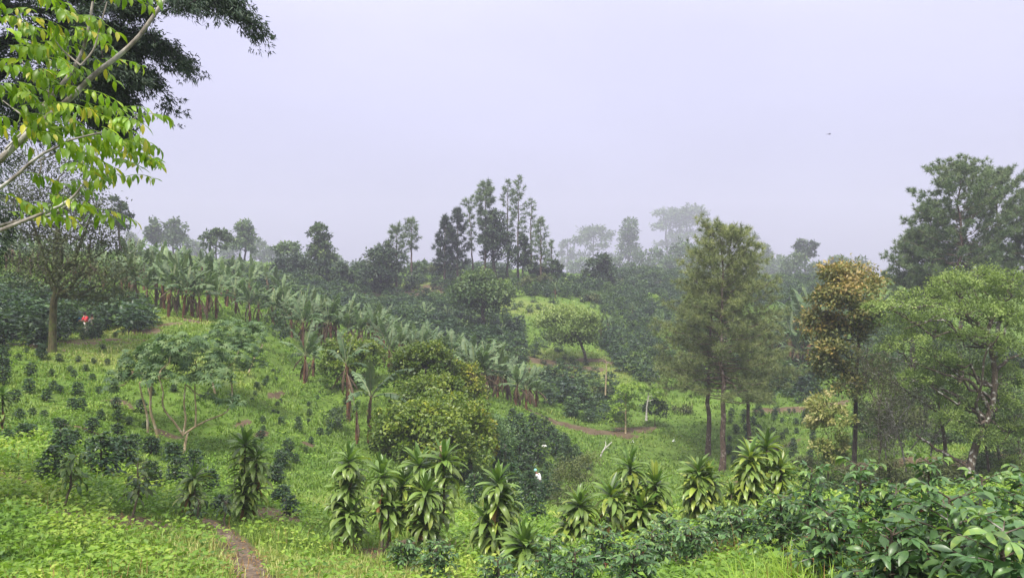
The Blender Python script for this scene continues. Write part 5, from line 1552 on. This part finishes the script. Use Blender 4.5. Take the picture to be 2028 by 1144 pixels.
for px, tp, Y, wf, lab, ch, lf, yl in near:
    b = at(px, Y)
    H = (CY - tp) / FPX * Y - b[2]
    coffee_near(b, H, .58 * wf * max(.95, H * .62), lab, lf * .86, 36, 5, ch, bare=.18 if px == 1545 else .10, yellow=yl)
    COUNT[0] += 1
near2 = [(1195, 1045, 13.6, 'coffee bush in front of the short yellowing dracaena'), (1325, 1020, 14.2, 'coffee bush between the bulky and the rounded dracaenas'), (1420, 1015, 14.0, 'coffee bush in front of the rounded dracaena'), (1090, 1065, 12.6, 'coffee bush beside the low arching dracaena'),
         (1255, 1085, 10.6, 'low coffee bush with some yellow leaves at the grass edge'), (865, 1075, 15.0, 'coffee bush below the widest dracaena'), (985, 1105, 12.0, 'coffee bush at the very bottom beside the dense dracaena'), (1370, 1048, 12.5, 'small coffee bush by the bare soil spot'), (1470, 1030, 13, 'coffee bush below the columnar dracaena'), (1290, 1050, 13.2, 'drooping coffee bush in front of the bulky dracaena'), (800, 1085, 16.2, 'small coffee bush under the slender dracaena'), (1140, 1090, 11.5, 'low coffee bush near the middle of the bottom edge'), (1580, 1000, 11.8, 'coffee bush peeping out behind the rounded one')]
for px, tp, Y, lab in near2:
    b = at(px, Y)
    H = max(.6, (CY - tp) / FPX * Y - b[2])
    coffee_near(b, H, max(.42, .5 * H), lab, .125, 28, 5, 0.03, bare=.3, yellow=.08)
    COUNT[0] += 1

# bigger bushes on the planted slope: (px, base py, height px)
GL = 'dark coffee bush planted on the grassy slope below the mossy tree'
field = [(35, 330, 90), (15, 400, 110), (25, 470, 120), (20, 560, 120), (235, 495, 100), (225, 630, 110), (415, 605, 80), (360, 690, 95), (570, 510, 60), (600, 640, 100), (560, 745, 90), (620, 760, 100), (760, 635, 50), (895, 745, 90), (775, 820, 75), (910, 840, 90), (715, 940, 120), (905, 960, 110), (440, 895, 85), (490, 900, 80),
         (520, 1060, 150), (575, 1030, 120), (790, 1050, 100), (840, 1040, 80), (1040, 1050, 110), (1090, 770, 100), (1190, 1090, 100), (180, 985, 130), (250, 970, 110), (60, 1010, 110), (150, 830, 90), (120, 690, 100), (60, 720, 110), (320, 360, 100), (200, 320, 40), (455, 375, 60), (605, 385, 40), (725, 400, 45), (660, 455, 50), (540, 460, 35), (795, 290, 50), (715, 530, 50), (465, 615, 40), (400, 490, 30), (145, 370, 40),
         (890, 190, 35), (960, 170, 30), (830, 400, 40), (1340, 610, 60), (1170, 640, 60), (300, 330, 50), (330, 300, 60), (470, 1090, 100), (680, 1085, 110), (940, 1090, 90), (1300, 1090, 90), (1130, 900, 60), (1000, 880, 50), (250, 800, 50), (340, 820, 40)]
for zx, zy, zh in field:
    px, py, hp = zx / 3.9, 620 + zy / 3.9, zh / 3.9
    b = hit(px, py)
    cof(b, max(.35, hp / FPX * b[1]), 1.15, GL, 'coffee bushes on the grassy slope', 'young')
for px, py, hp in [(120, 905, 55), (105, 960, 70), (200, 950, 90), (250, 920, 55), (232, 905, 40), (300, 905, 40), (345, 925, 45), (385, 930, 40), (560, 1000, 40), (575, 1022, 40), (545, 1000, 26), (415, 975, 45), (438, 1020, 40), (300, 965, 50), (350, 960, 50), (545, 960, 36), (560, 930, 30), (570, 900, 30)]:
    b = hit(px, py)
    cof(b, hp / FPX * b[1], 1.1, 'fuller dark coffee bush at the foot of the palmate trees', 'coffee bushes at the foot of the palmate trees', 'young' if hp < 50 else 'mid')
# furrowed strip: low seedlings in straight rows climbing the slope
for a, b_ in (((515, 870), (560, 800)), ((585, 850), (640, 770)), ((600, 885), (680, 800)), ((495, 795), (545, 735)), ((550, 960), (565, 900))):
    pa, pb = hit(*a), hit(*b_)
    for u in np.linspace(0, 1, 8):
        q = pa + (pb - pa) * u + rng.normal(0, .25, 3); q[2] = tz(q[0], q[1])
        cof(q, rng.uniform(.22, .48), 1.2, 'low dark seedling in a straight furrow climbing the green slope', 'seedlings in the furrows', 'young')
# terraces under the rusty tree
for py, x0, x1, n in ((826, 1450, 1610, 8), (840, 1440, 1600, 7), (858, 1452, 1605, 7), (876, 1445, 1600, 6), (896, 1440, 1605, 6), (912, 1455, 1600, 5), (815, 1500, 1600, 4)):
    for x in np.linspace(x0, x1, n) + rng.normal(0, 5, n):
        b = hit(x, py + rng.normal(0, 3))
        cof(b, rng.uniform(.5, .9), 1.05, 'round young coffee bush on the stepped bright terraces', 'coffee bushes on the stepped terraces', 'young')
# scattered on the open knoll
for zx, zy, zh in [(105, 165, 40), (165, 200, 50), (225, 180, 40), (270, 200, 40), (130, 440, 50), (190, 470, 60), (265, 430, 50), (320, 390, 35), (275, 370, 60), (215, 420, 60), (360, 460, 60), (260, 540, 50), (370, 560, 60), (360, 640, 70), (400, 510, 35), (445, 540, 50), (280, 620, 70), (540, 550, 40), (600, 620, 60), (510, 600, 50), (95, 430, 50), (130, 520, 60), (420, 590, 50), (480, 560, 40), (560, 640, 60), (60, 180, 50), (320, 140, 60), (190, 130, 40)]:
    px, py, hp = 1000 + zx / 3.365, 560 + zy / 3.365, zh / 3.365
    b = hit(px, py)
    cof(b, hp / FPX * b[1], 1.1, 'separate coffee bush dotted over the open dry grass knoll', 'coffee bushes on the open knoll', 'far')
# valley bushes behind the hedge row: tall and full
vb = [(1000, 905, 75), (1030, 880, 60), (1055, 870, 50), (1078, 870, 45), (1015, 850, 40), (1100, 905, 50), (1065, 920, 60), (1030, 935, 70), (1000, 960, 80), (1125, 920, 40), (1150, 925, 30), (1045, 960, 60), (1085, 950, 36), (1015, 1000, 80), (1050, 1005, 70), (1085, 1000, 60), (990, 935, 60), (1110, 940, 40), (1140, 945, 40), (1165, 935, 30), (1040, 905, 55), (1095, 880, 36), (1115, 895, 36), (1045, 985, 50), (1075, 975, 46), (1020, 1030, 70), (1060, 1035, 60), (940, 1000, 60), (920, 960, 50), (1100, 975, 46), (990, 1020, 70), (1120, 890, 30), (1140, 910, 30), (985, 880, 50)]
for px, py, hp in vb:
    b = hit(px, py)
    cof(b, hp / FPX * b[1], .85 if hp < 65 else .7, 'full glossy coffee bush crowded in the hollow below the meadow', 'coffee bushes in the hollow', 'mid')

def in_poly(x, y, P):
    c = np.zeros(len(x), bool); j = len(P) - 1
    for i in range(len(P)):
        xi, yi = P[i]; xj, yj = P[j]
        c ^= ((yi > y) != (yj > y)) & (x < (xj - xi) * (y - yi) / (yj - yi + 1e-12) + xi)
        j = i
    return c
polys = [([(-60, 560), (60, 585), (200, 598), (300, 615), (296, 652), (240, 664), (180, 676), (60, 686), (-60, 690)], 1.5, 1.7, 'tall dark coffee bush on the shaded slope around the pickers', 'coffee bushes around the pickers'),
         ([(1500, 705), (1625, 690), (1640, 795), (1545, 808), (1485, 795)], 1.6, 1.7, 'dark coffee bush of the steep patch under the silvery bananas', 'coffee bushes under the silvery bananas'),
         ([(1080, 745), (1180, 755), (1230, 785), (1262, 825), (1205, 845), (1130, 828), (1080, 805), (1055, 770)], 1.8, 1.7, 'large coffee bush of the thicket over the trodden bank', 'coffee bushes over the trodden bank'),
         ([(1190, 640), (1290, 660), (1340, 720), (1330, 765), (1250, 752), (1190, 700), (1175, 665)], 1.7, 1.6, None, None),
         ([(780, 600), (900, 580), (960, 600), (1010, 625), (1040, 660), (1015, 705), (960, 718), (870, 690), (790, 650)], 1.8, 1.7, None, None),
         ([(560, 562), (690, 570), (725, 590), (705, 640), (620, 640), (560, 610)], 1.9, 1.7, None, None),
         ([(1000, 560), (1100, 560), (1345, 556), (1350, 650), (1290, 662), (1200, 625), (1130, 592), (1050, 590)], 1.9, 1.7, None, None),
         ([(1480, 556), (1640, 556), (1640, 612), (1490, 612)], 2.1, 1.8, None, None),
         ([(770, 600), (860, 585), (900, 600), (800, 640)], 1.9, 1.7, None, None),
         ([(420, 528), (540, 545), (760, 566), (765, 590), (690, 592), (560, 580), (450, 560)], 2.1, 2.0, None, None),
         ([(660, 548), (1000, 546), (1000, 566), (680, 572)], 2.3, 2.0, None, None),
         ([(1080, 548), (1640, 548), (1640, 562), (1080, 562)], 2.6, 1.8, None, None),
         ([(700, 585), (800, 590), (830, 640), (900, 690), (960, 720), (1010, 760), (960, 770), (860, 720), (760, 670), (700, 640)], 2.0, 1.7, None, None),
         ([(1000, 660), (1060, 690), (1060, 740), (1100, 760), (1060, 800), (1000, 770), (960, 720)], 2.0, 1.6, None, None),
         ([(440, 540), (560, 580), (620, 640), (560, 640), (470, 600)], 2.2, 1.7, None, None),
         ([(1330, 640), (1500, 640), (1500, 760), (1340, 760)], 2.2, 1.7, None, None),
         ([(1640, 600), (1780, 600), (1780, 760), (1640, 760)], 2.3, 1.8, None, None)]
FAR = []
for poly, sp, hh, lab, grp in polys:
    W = np.array([hit(a, b_)[:2] for a, b_ in poly])
    x0, y0 = W.min(0); x1, y1 = W.max(0)
    xs, ys = np.meshgrid(np.arange(x0, x1, sp), np.arange(y0, y1, sp * 1.15))
    xs = (xs + rng.normal(0, sp * .16, xs.shape)).ravel(); ys = (ys + rng.normal(0, sp * .2, ys.shape)).ravel()
    k = in_poly(xs, ys, W) & (rng.random(len(xs)) > .10)
    xs, ys = xs[k], ys[k]
    zs = terr(xs, ys)
    for x, y, z in zip(xs, ys, zs):
        FAR.append((y, (x, y, z), hh * rng.uniform(.6, 1.25), lab, grp))
FAR = [q for q in FAR if not (46 < q[0] < 59.5 and 142 < CX + FPX * q[1][0] / q[0] < 192)]
for _ in range(170):
    b = at(rng.uniform(1180, 1430), rng.uniform(172, 225))
    FAR.append((b[1], tuple(b), rng.uniform(1.3, 2.6), None, None))
for _ in range(140):
    b = at(rng.uniform(560, 1010), rng.uniform(158, 215))
    FAR.append((b[1], tuple(b), rng.uniform(1.2, 2.4), None, None))
FAR.sort(key=lambda q: q[0])
gfar = G()
for y, p, h, lab, grp in FAR:
    if lab and COUNT[0] < 300:
        cof(p, h, 1.05, lab, grp, 'far')
    else:
        g = COF['far', int(rng.integers(0, 4))][2]
        a = rng.uniform(0, 6.28); c, s_ = math.cos(a) * h * 1.1, math.sin(a) * h * 1.1
        gfar.merge(g, np.array([[c, -s_, 0], [s_, c, 0], [0, 0, h]]), p, rng.normal(0, .2))
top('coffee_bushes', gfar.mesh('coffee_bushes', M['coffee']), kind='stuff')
for i, (px, py, hp, wd, mt) in enumerate([(1120, 575, 16, 14, 'broad_mid'), (1170, 600, 14, 16, 'olive'), (1220, 585, 12, 14, 'broad_mid'), (1290, 600, 14, 14, 'broad_bright'), (1255, 655, 16, 14, 'broad_mid'), (1320, 670, 16, 16, 'broad_bright'), (880, 600, 16, 18, 'broad_mid'), (830, 620, 14, 16, 'olive'), (1015, 590, 22, 18, 'broad_mid'), (1045, 575, 22, 16, 'olive'), (1080, 570, 20, 16, 'olive'), (700, 610, 16, 18, 'broad_mid'), (640, 600, 14, 16, 'olive'), (910, 660, 18, 18, 'broad_mid'), (860, 690, 20, 18, 'broad_bright'),
        (1090, 790, 26, 20, 'broad_mid'), (1150, 805, 28, 22, 'broad_dark'), (1190, 790, 20, 18, 'olive'), (1270, 720, 18, 16, 'broad_mid'), (1330, 770, 22, 20, 'broad_bright'), (1360, 820, 14, 16, 'olive'), (1210, 690, 16, 14, 'broad_dark'), (1000, 720, 24, 20, 'broad_mid'), (960, 690, 18, 18, 'broad_dark')]):
    b = hit(px, py); Y = float(b[1]); sz = .0034 * Y
    shrub('leafy shrub', px, Y, [(px + rng.normal(0, wd * .5), py - hp * rng.uniform(.3, .9), wd * rng.uniform(.5, .8), hp * .45, rng.uniform(-.15, .2)) for _ in range(4)], 420, sz, sz * .55, mt, (.1, .8), group='shrubs among the hillside coffee')
print('COFFEE', COUNT[0], len(FAR))

# ================================================================== people at work and small things
def person(base, label, joints, rad, shirt, trousers, cap=None, hair=(.015, .012, .010), rz=0.0):
    """one continuous skinned body; shirt, trousers and headwear sit over it"""
    t = thing('person', label, 'person', base, None, rz)
    J = {k: np.asarray(v, float) for k, v in joints.items()}
    edges = [('pelvis', 'chest'), ('chest', 'neck'), ('neck', 'head'), ('head', 'crown'), ('chest', 'sl'), ('sl', 'el'), ('el', 'wl'), ('wl', 'hl'), ('chest', 'sr'), ('sr', 'er'), ('er', 'wr'), ('wr', 'hr'),
             ('pelvis', 'pl'), ('pl', 'kl'), ('kl', 'al'), ('al', 'tl'), ('pelvis', 'pr'), ('pr', 'kr'), ('kr', 'ar'), ('ar', 'tr')]
    R = dict(pelvis=.13, chest=.135, neck=.052, head=.088, crown=.07, sl=.06, sr=.06, el=.045, er=.045, wl=.03, wr=.03, hl=.032, hr=.032, pl=.085, pr=.085, kl=.058, kr=.058, al=.04, ar=.04, tl=.035, tr=.035)
    def skin(names, edg, grow, mat, nm):
        ids = {n: i for i, n in enumerate(names)}
        me = bpy.data.meshes.new(nm)
        me.from_pydata([tuple(J[n]) for n in names], [(ids[a], ids[b]) for a, b in edg if a in ids and b in ids], [])
        me.materials.append(mat)
        o = part(nm, me, t)
        md = o.modifiers.new('skin', 'SKIN'); md.use_smooth_shade = True
        lay = me.skin_vertices[0] if len(me.skin_vertices) else None
        if lay is None:
            import bmesh
            bm = bmesh.new(); bm.from_mesh(me); bm.verts.layers.skin.verify(); bm.to_mesh(me); bm.free(); lay = me.skin_vertices[0]
        for n in names:
            r = R[n] + grow
            lay.data[ids[n]].radius = (r, r)
            lay.data[ids[n]].use_root = (n == names[0])
        s = o.modifiers.new('sub', 'SUBSURF'); s.levels = 1; s.render_levels = 2
        return o
    skin(['pelvis'] + [k for k in J if k != 'pelvis'], edges, 0.0, plain_mat('skin', (.22, .12, .075), .55), 'body')
    skin(['chest', 'pelvis', 'sl', 'sr', 'el', 'er'], [('pelvis', 'chest'), ('chest', 'sl'), ('sl', 'el'), ('chest', 'sr'), ('sr', 'er')], .028, plain_mat('shirt', shirt, .85), 'shirt')
    skin(['pelvis', 'pl', 'kl', 'al', 'pr', 'kr', 'ar'], [('pelvis', 'pl'), ('pl', 'kl'), ('kl', 'al'), ('pelvis', 'pr'), ('pr', 'kr'), ('kr', 'ar')], .022, plain_mat('trousers', trousers, .85), 'trousers')
    up = nrm(J['crown'] - J['head']); f = J.get('face', None)
    g = G(); uv_ball(g, J['head'] + up * .055, .115, .5, 12, 8)
    part('cap' if cap else 'hair', g.mesh('cap', plain_mat('headwear', cap or hair, .8), True), t)
    # face side: eyes, nose, ears
    fd = nrm(np.array([0, 1.0, 0]) - up * up[1]) if abs(up[1]) < .9 else np.array([0, 0, -1.0])
    sd = np.cross(fd, up)
    g = G()
    uv_ball(g, J['head'] + fd * .10 - up * .015, .018, .5)
    for q in (-1, 1):
        uv_ball(g, J['head'] + sd * q * .095 - up * .01, .024, .5)
    part('face', g.mesh('face', plain_mat('skin face', (.22, .12, .075), .55), True), t)
    return t
def pose(bend, arm, sx=1):
    """standing at work, torso bent forward (towards +Y) by 'bend'"""
    p = np.array([0, 0, .92]); c = p + np.array([0, math.sin(bend) * .40, math.cos(bend) * .40])
    n = c + np.array([0, math.sin(bend * 1.05) * .17, math.cos(bend * 1.05) * .17]); hb = bend * .8
    h = n + np.array([0, math.sin(hb) * .14, math.cos(hb) * .14]); cr = h + np.array([0, math.sin(hb) * .08, math.cos(hb) * .08])
    J = dict(pelvis=p, chest=c, neck=n, head=h, crown=cr)
    for s_, q in (('l', -1), ('r', 1)):
        J['s' + s_] = c + np.array([q * .19, .0, .05])
        J['e' + s_] = J['s' + s_] + np.array([q * .05, .10 + .05 * arm, -.24])
        J['w' + s_] = J['e' + s_] + np.array([-q * .03, .22, .02 - .10 * (1 - arm)])
        J['h' + s_] = J['w' + s_] + np.array([-q * .01, .10, -.02])
        J['p' + s_] = p + np.array([q * .10, 0, -.08])
        J['k' + s_] = np.array([q * .11, .05, .48]); J['a' + s_] = np.array([q * .12, -.02, .08]); J['t' + s_] = np.array([q * .13, .12, .035])
    return J
def on_ray(px, py, hgt, Y):
    """ground spot at px whose point hgt above ground shows at py: nearest match by distance"""
    best = min(np.linspace(Y * .75, Y * 1.3, 120), key=lambda q: abs(at(px, q)[2] + hgt - (CY - py) / FPX * q))
    return at(px, best)
pb = on_ray(172, 630, 1.12, 58)
person(pb, 'coffee picker in a red shirt standing waist deep in dark coffee bushes', pose(.25, .6), None, (.62, .045, .06), (.55, .50, .48), None, rz=2.6).scale = (.86,) * 3
pb2 = on_ray(150, 629, 1.0, 58)
person(pb2, 'coffee picker in a blue shirt bending forward in the dark coffee bushes', pose(1.15, .4), None, (.03, .17, .36), (.03, .04, .07), (.7, .7, .68), rz=-1.4).scale = (.86,) * 3
pb3 = on_ray(184, 627, 1.3, 60)
person(pb3, 'dark haired coffee picker in grey almost hidden beside the red shirted one', pose(.15, .6), None, (.16, .15, .15), (.05, .05, .06), None, rz=2.9).scale = (.86,) * 3
pb4 = on_ray(1070, 943, 1.1, 44)
person(pb4, 'person in a white shirt and pale teal cap half hidden in the hollow coffee bushes', pose(.5, .5), None, (.78, .77, .78), (.05, .06, .09), (.22, .48, .44), rz=1.1).scale = (.9,) * 3

for pt, dx, dy, tp, lab in [(pb2, -5, -.8, 635, 'coffee bush hiding the legs of the blue shirted picker'), (pb2, 7, -1.0, 637, 'coffee bush between the blue and red shirted pickers'), (pb, 1, -.9, 637, 'coffee bush hiding the legs of the red shirted picker'), (pb3, 2, -.9, 631, 'coffee bush in front of the grey clad picker'), (pb, 24, -.6, 632, 'coffee bush on the far side of the grey clad picker'), (pb2, -20, -.6, 634, 'coffee bush behind the bent back of the blue shirted picker'), (pb, -8, -2.1, 650, 'low coffee bush at the grass edge below the pickers'), (pb, 10, -2.0, 648, 'small coffee bush at the grass edge below the grey clad picker'),
                            (pb4, -7, -1.0, 948, 'coffee bush hiding the legs of the person in white'), (pb4, 9, -1.0, 953, 'coffee bush just beside the person in white'), (pb4, 1, -1.9, 960, 'coffee bush nearest below the person in white'), (pb4, -17, -.4, 946, 'coffee bush next to the elbow of the person in white')]:
    Yc = float(pt[1]) + dy
    b = at(CX + FPX * pt[0] / pt[1] + dx, Yc)
    cof(b, max(.6, (CY - tp) / FPX * Yc - b[2]), .75, lab, 'coffee bushes around the people', 'mid')

def bag(px, py, lab, r, name='sack', col=(.78, .78, .76)):
    b = hit(px, py)
    n = 8; g = G()
    V = []
    for i in range(7):
        for j in range(10):
            f = i / 6; a = 2 * math.pi * j / 10
            rr = r * math.sin(math.pi * (0.12 + .80 * f)) ** .7 * (1 + .18 * math.sin(3 * a + i) + .1 * rng.normal())
            V.append((math.cos(a) * rr * 1.3, math.sin(a) * rr, f * r * 1.1 - .02))
    F = [(i * 10 + j, i * 10 + (j + 1) % 10, (i + 1) * 10 + (j + 1) % 10, (i + 1) * 10 + j) for i in range(6) for j in range(10)]
    g.add(V, F)
    c0 = len(V); g.add(np.vstack([V[-10:], [(0, 0, r * 1.2)]]), [(j, (j + 1) % 10, 10) for j in range(10)])
    t = thing(name, lab, name, b)
    part('pouch', g.mesh('pouch', plain_mat('white plastic', col, .5), True), t)
    g = G(); tube(g, np.array([(0, 0, r * 1.05), (.02, 0, r * 1.25), (.05, .02, r * 1.45)]), [.035, .02, .06], 7)
    part('knot', g.mesh('knot', plain_mat('white plastic knot', col, .5), True), t)
bag(1078, 886, 'white sack left among the coffee bushes above the person in white', 0.16)
bag(1252, 877, 'white plastic bag lying on the bright meadow', .15)
bag(1334, 874, 'small crumpled white bag on the meadow near the valley pines', .11)
bag(166, 640, 'teal picking bucket bag beside the red shirted picker', .20, 'sack', (.05, .26, .22))

def bird():
    t = thing('bird', 'tiny dark bird gliding in the misty sky above the valley pines', 'bird', ray(1642, 266, 75))
    g = G(); tube(g, np.array([(-.16, 0, 0), (-.05, 0, .01), (.06, 0, .015), (.13, 0, .01), (.17, 0, 0)]), [.008, .035, .04, .025, .008], 8)
    part('body', g.mesh('body', plain_mat('bird dark', (.02, .02, .024), .7), True), t)
    for s_ in (-1, 1):
        g = G()
        g.add([(.07, 0, .02), (-.05, 0, .02), (.05, s_ * .16, .05), (-.07, s_ * .16, .05), (-.05, s_ * .34, .03), (-.10, s_ * .32, .03), (.0, s_ * .25, .012), (0, s_ * .1, .0)], [(0, 1, 3, 2), (2, 3, 5, 4)])
        g.add([(.07, 0, .012), (-.05, 0, .012), (.05, s_ * .16, .042), (-.07, s_ * .16, .042), (-.05, s_ * .34, .027), (-.10, s_ * .32, .027)], [(1, 0, 2, 3), (3, 2, 4, 5)])
        part('wing', g.mesh('wing', plain_mat('bird wing', (.02, .02, .024), .7)), t)
    t.rotation_euler = (0, 0, .35)
bird()

# ---- labels that tell the alike plants apart: row by row, as one would count them
def relabel(group, desc, nrows):
    os_ = [o for o in COL.objects if o.get('group') == group and o.parent is None]
    os_.sort(key=lambda o: o.location.y)
    n = len(os_)
    for r in range(nrows):
        row = os_[r * n // nrows:(r + 1) * n // nrows]
        row.sort(key=lambda o: o.location.x / o.location.y)
        for i, o in enumerate(row):
            o['label'] = '%s, %s from the left in the %s row away' % (desc, ORD[min(i, 19)], ORD[r])
relabel('coffee bushes on the grassy slope', 'coffee bush on the grassy slope', 6)
relabel('coffee bushes at the foot of the palmate trees', 'coffee bush under the palmate trees', 2)
relabel('coffee bushes on the stepped terraces', 'coffee bush on the terraces', 5)
relabel('seedlings in the furrows', 'seedling in the furrows', 5)
relabel('coffee bushes in the hollow', 'full coffee bush in the hollow', 4)
relabel('coffee bushes on the open knoll', 'coffee bush on the open knoll', 3)
relabel('coffee bushes around the pickers', 'tall coffee bush around the pickers', 4)
relabel('banana plants at the back of the ridge grove', 'small banana in the back ridge grove', 2)
relabel('shrubs among the hillside coffee', 'leafy shrub in the hillside coffee', 3)
relabel('banana plants massed behind the middle grove', 'banana massed behind the middle grove', 2)
relabel('banana plants behind the mossy tree', 'shaded banana behind the mossy tree', 2)
relabel('banana plants beside the rusty tree', 'silvery banana beside the rusty tree', 2)
relabel('coffee bushes over the trodden bank', 'large coffee bush over the trodden bank', 3)
relabel('coffee bushes under the silvery bananas', 'dark coffee bush under the silvery bananas', 3)
# ================================================================== ground cover
def scatter(n, y0, y1, fn=None, power=1.0, xm=.72):
    """n spots between two distances, thinning with distance"""
    u = rng.random(n)
    y = y0 * (y1 / y0) ** (u ** power)
    x = rng.uniform(-xm, xm, n) * (y + 2)
    k = np.ones(n, bool) if fn is None else fn(x, y)
    x, y = x[k], y[k]
    return x, y

def not_soil(x, y, keep=.05):
    return rng.random(len(x)) > soil_at(x, y) * (1 - keep) * 1.15

def sprig_cover(name, x, y, nl, size, hgt, mat, tint, W=.5):
    n = len(x)
    z = terr(x, y)
    pn = fbm(x * .7, y * .7, 61, 4)                    # patches of different weeds
    base = np.repeat(np.stack([x, y, z], 1), nl, 0)
    m = n * nl
    hh = np.repeat(np.clip(1 + 2.2 * fbm(x * .45, y * .45, 33, 3), .25, 2) * rng.uniform(.5, 1.2, n), nl) * hgt
    P = base + np.stack([rng.normal(0, .09, m), rng.normal(0, .09, m), hh * rng.uniform(.15, 1, m)], 1)
    D = rng.normal(0, 1, (m, 3)) * np.array([1, 1, .35]) + np.array([0, 0, .12])
    s = np.broadcast_to(size, (n,)) if np.ndim(size) else np.full(n, size)
    s = np.repeat(s, nl) * rng.uniform(.6, 1.3, m)
    T = np.clip(tint[0] + (tint[1] - tint[0]) * (np.repeat(pn, nl) * 1.6 + .5) + rng.normal(0, .12, m), 0, 1)
    g = G()
    leaves(g, P, D, s, s * W, T, np.array([0, 0, 1.]) + rng.normal(0, .45, (m, 3)), .14)
    top(name, g.mesh(name, M[mat]), kind='stuff')

def blade_cover(name, x, y, nb, hgt, wid, mat, tint, lean=.5, drymap=True):
    n = len(x)
    z = terr(x, y)
    m = n * nb
    dry = blobs(_DR, x, y) if drymap else np.zeros(n)
    h = np.repeat(np.broadcast_to(hgt, (n,)) * np.clip(1 + 2 * fbm(x * .5, y * .5, 35, 3), .35, 1.8), nb) * rng.uniform(.5, 1.25, m)
    wd = np.repeat(np.broadcast_to(wid, (n,)), nb)
    B = np.repeat(np.stack([x, y, z - .01], 1), nb, 0) + np.stack([rng.normal(0, 1, m), rng.normal(0, 1, m), np.zeros(m)], 1) * (h * .35)[:, None]
    az = rng.uniform(0, 6.28, m); ln = lean * rng.uniform(.2, 1.2, m)
    d = np.stack([np.cos(az), np.sin(az), np.zeros(m)], 1)
    s = np.stack([-np.sin(az), np.cos(az), np.zeros(m)], 1)
    mid = B + d * (h * ln * .35)[:, None] + UP * (h * .62)[:, None]
    tip = B + d * (h * ln)[:, None] + UP * (h * (1 - .25 * ln))[:, None]
    V = np.stack([B - s * (wd * .5)[:, None], B + s * (wd * .5)[:, None], mid + s * (wd * .4)[:, None], mid - s * (wd * .4)[:, None], tip], 1).reshape(-1, 3)
    i = np.arange(m)[:, None] * 5
    T = np.clip(tint[0] + (tint[1] - tint[0]) * rng.random(m) + np.repeat(dry, nb) * .32 + np.repeat(fbm(x * .25, y * .25, 71, 3), nb) * .7, 0, 1)
    g = G()
    g.add(V, i + [0, 1, 2, 3], T)
    g2 = g.f[0]
    g.f.append(i + [3, 2, 4]); g.t.append(T); g.mi.append(np.zeros(m, int))
    top(name, g.mesh(name, M[mat]), kind='stuff')

def near_grass_zone(x, y):
    """pasture with blades rather than leafy weeds, beside the path"""
    c = hit(640, 1110)
    return np.clip(1.6 - np.hypot((x - c[0]) / 3.2, (y - c[1]) / 5.5), 0, 1)

# leafy weeds on the near bank
def f1(x, y):
    px = x / y * FPX + CX
    return not_soil(x, y, 0) & (rng.random(len(x)) > near_grass_zone(x, y) * .85) & ((px < 1330) | (rng.random(len(x)) < .35))
x, y = scatter(30000, 5.5, 27, f1, .75)
sprig_cover('weeds', x, y, 6, .075 + .0026 * y, .30, 'weed', (.0, .85), .55)
# short pasture
x, y = scatter(26000, 6, 30, lambda x, y: not_soil(x, y, .02) & (rng.random(len(x)) < .25 + near_grass_zone(x, y)), .8)
blade_cover('grass', x, y, 7, .13 + .004 * y, .008 + .0006 * y, 'grass', (.25, .7), .8)
# slope grass and low weeds farther off
x, y = scatter(60000, 25, 135, lambda x, y: not_soil(x, y, .04), .9, .70)
blade_cover('slope_grass', x, y, 5, .11 + .0022 * y, .011 + .0010 * y, 'grass', (.12, .58), 1.0)
x, y = scatter(26000, 24, 90, lambda x, y: not_soil(x, y, .03) & (fbm(x * .3, y * .3, 90, 3) > -.06), .9, .70)
sprig_cover('slope_weeds', x, y, 4, .05 + .0022 * y, .20, 'weed', (.0, .7))
x, y = scatter(9000, 130, 300, None, 1.0, .70)
blade_cover('ridge_grass', x, y, 4, .5, .16, 'grass', (.1, .5), 1.0)
# dry litter on the bare soil
x, y = scatter(60000, 8, 80, lambda x, y: rng.random(len(x)) < soil_at(x, y) * .5, .9, .7)
g = G(); n = len(x)
leaves(g, np.stack([x, y, terr(x, y) + .035], 1), rng.normal(0, 1, (n, 3)) * np.array([1, 1, .2]), .05 + .0016 * y, .025 + .0008 * y, rng.random(n), UP + rng.normal(0, .3, (n, 3)))
top('leaf_litter', g.mesh('leaf_litter', M['dracaena_dry']), kind='stuff')
# dry stalks standing in the weeds
x, y = scatter(2600, 6, 30, lambda x, y: fbm(x * .6, y * .6, 95, 3) > .03, .8)
blade_cover('dry_stalks', x, y, 3, .38, .009, 'dracaena_dry', (.2, .9), .7, False)
# tall bright grass in front of the coffee
def f2(x, y):
    px = x / y * FPX + CX
    return (px > 1370) & (px < 1720) & (rng.random(len(x)) < np.clip(1.1 - np.abs(px - 1560) / 190, .0, 1))
x, y = scatter(11000, 5.2, 9.0, f2, .9)
blade_cover('tall_grass', x, y, 3, .36, .013, 'grass_tall', (.15, .8), 1.1, False)
x, y = scatter(2600, 6.5, 13, lambda x, y: (x / y * FPX + CX > 1050) & (x / y * FPX + CX < 1420), .9)
blade_cover('tall_grass', x, y, 3, .25, .013, 'grass_tall', (.05, .6), 1.1, False)


# ------------------------------------------------------------------ the mist
def haze_box():
    x0, x1, y0, y1, z0, z1 = -1360, 1360, -28, 1160, ZMIN - 1.0, 125
    v = [(x, y, z) for x in (x0, x1) for y in (y0, y1) for z in (z0, z1)]
    f = [(0, 1, 3, 2), (4, 6, 7, 5), (0, 4, 5, 1), (2, 3, 7, 6), (0, 2, 6, 4), (1, 5, 7, 3)]
    m, n, o = new_mat('mist')
    p = n.nodes.new('ShaderNodeVolumePrincipled')
    p.inputs['Color'].default_value = (0.67, 0.66, 0.785, 1)
    p.inputs['Density'].default_value = 0.0008
    n.links.new(p.outputs[0], o.inputs['Volume'])
    g = G(); g.add(v, f)
    top('haze', g.mesh('haze', m), kind='stuff')
haze_box()
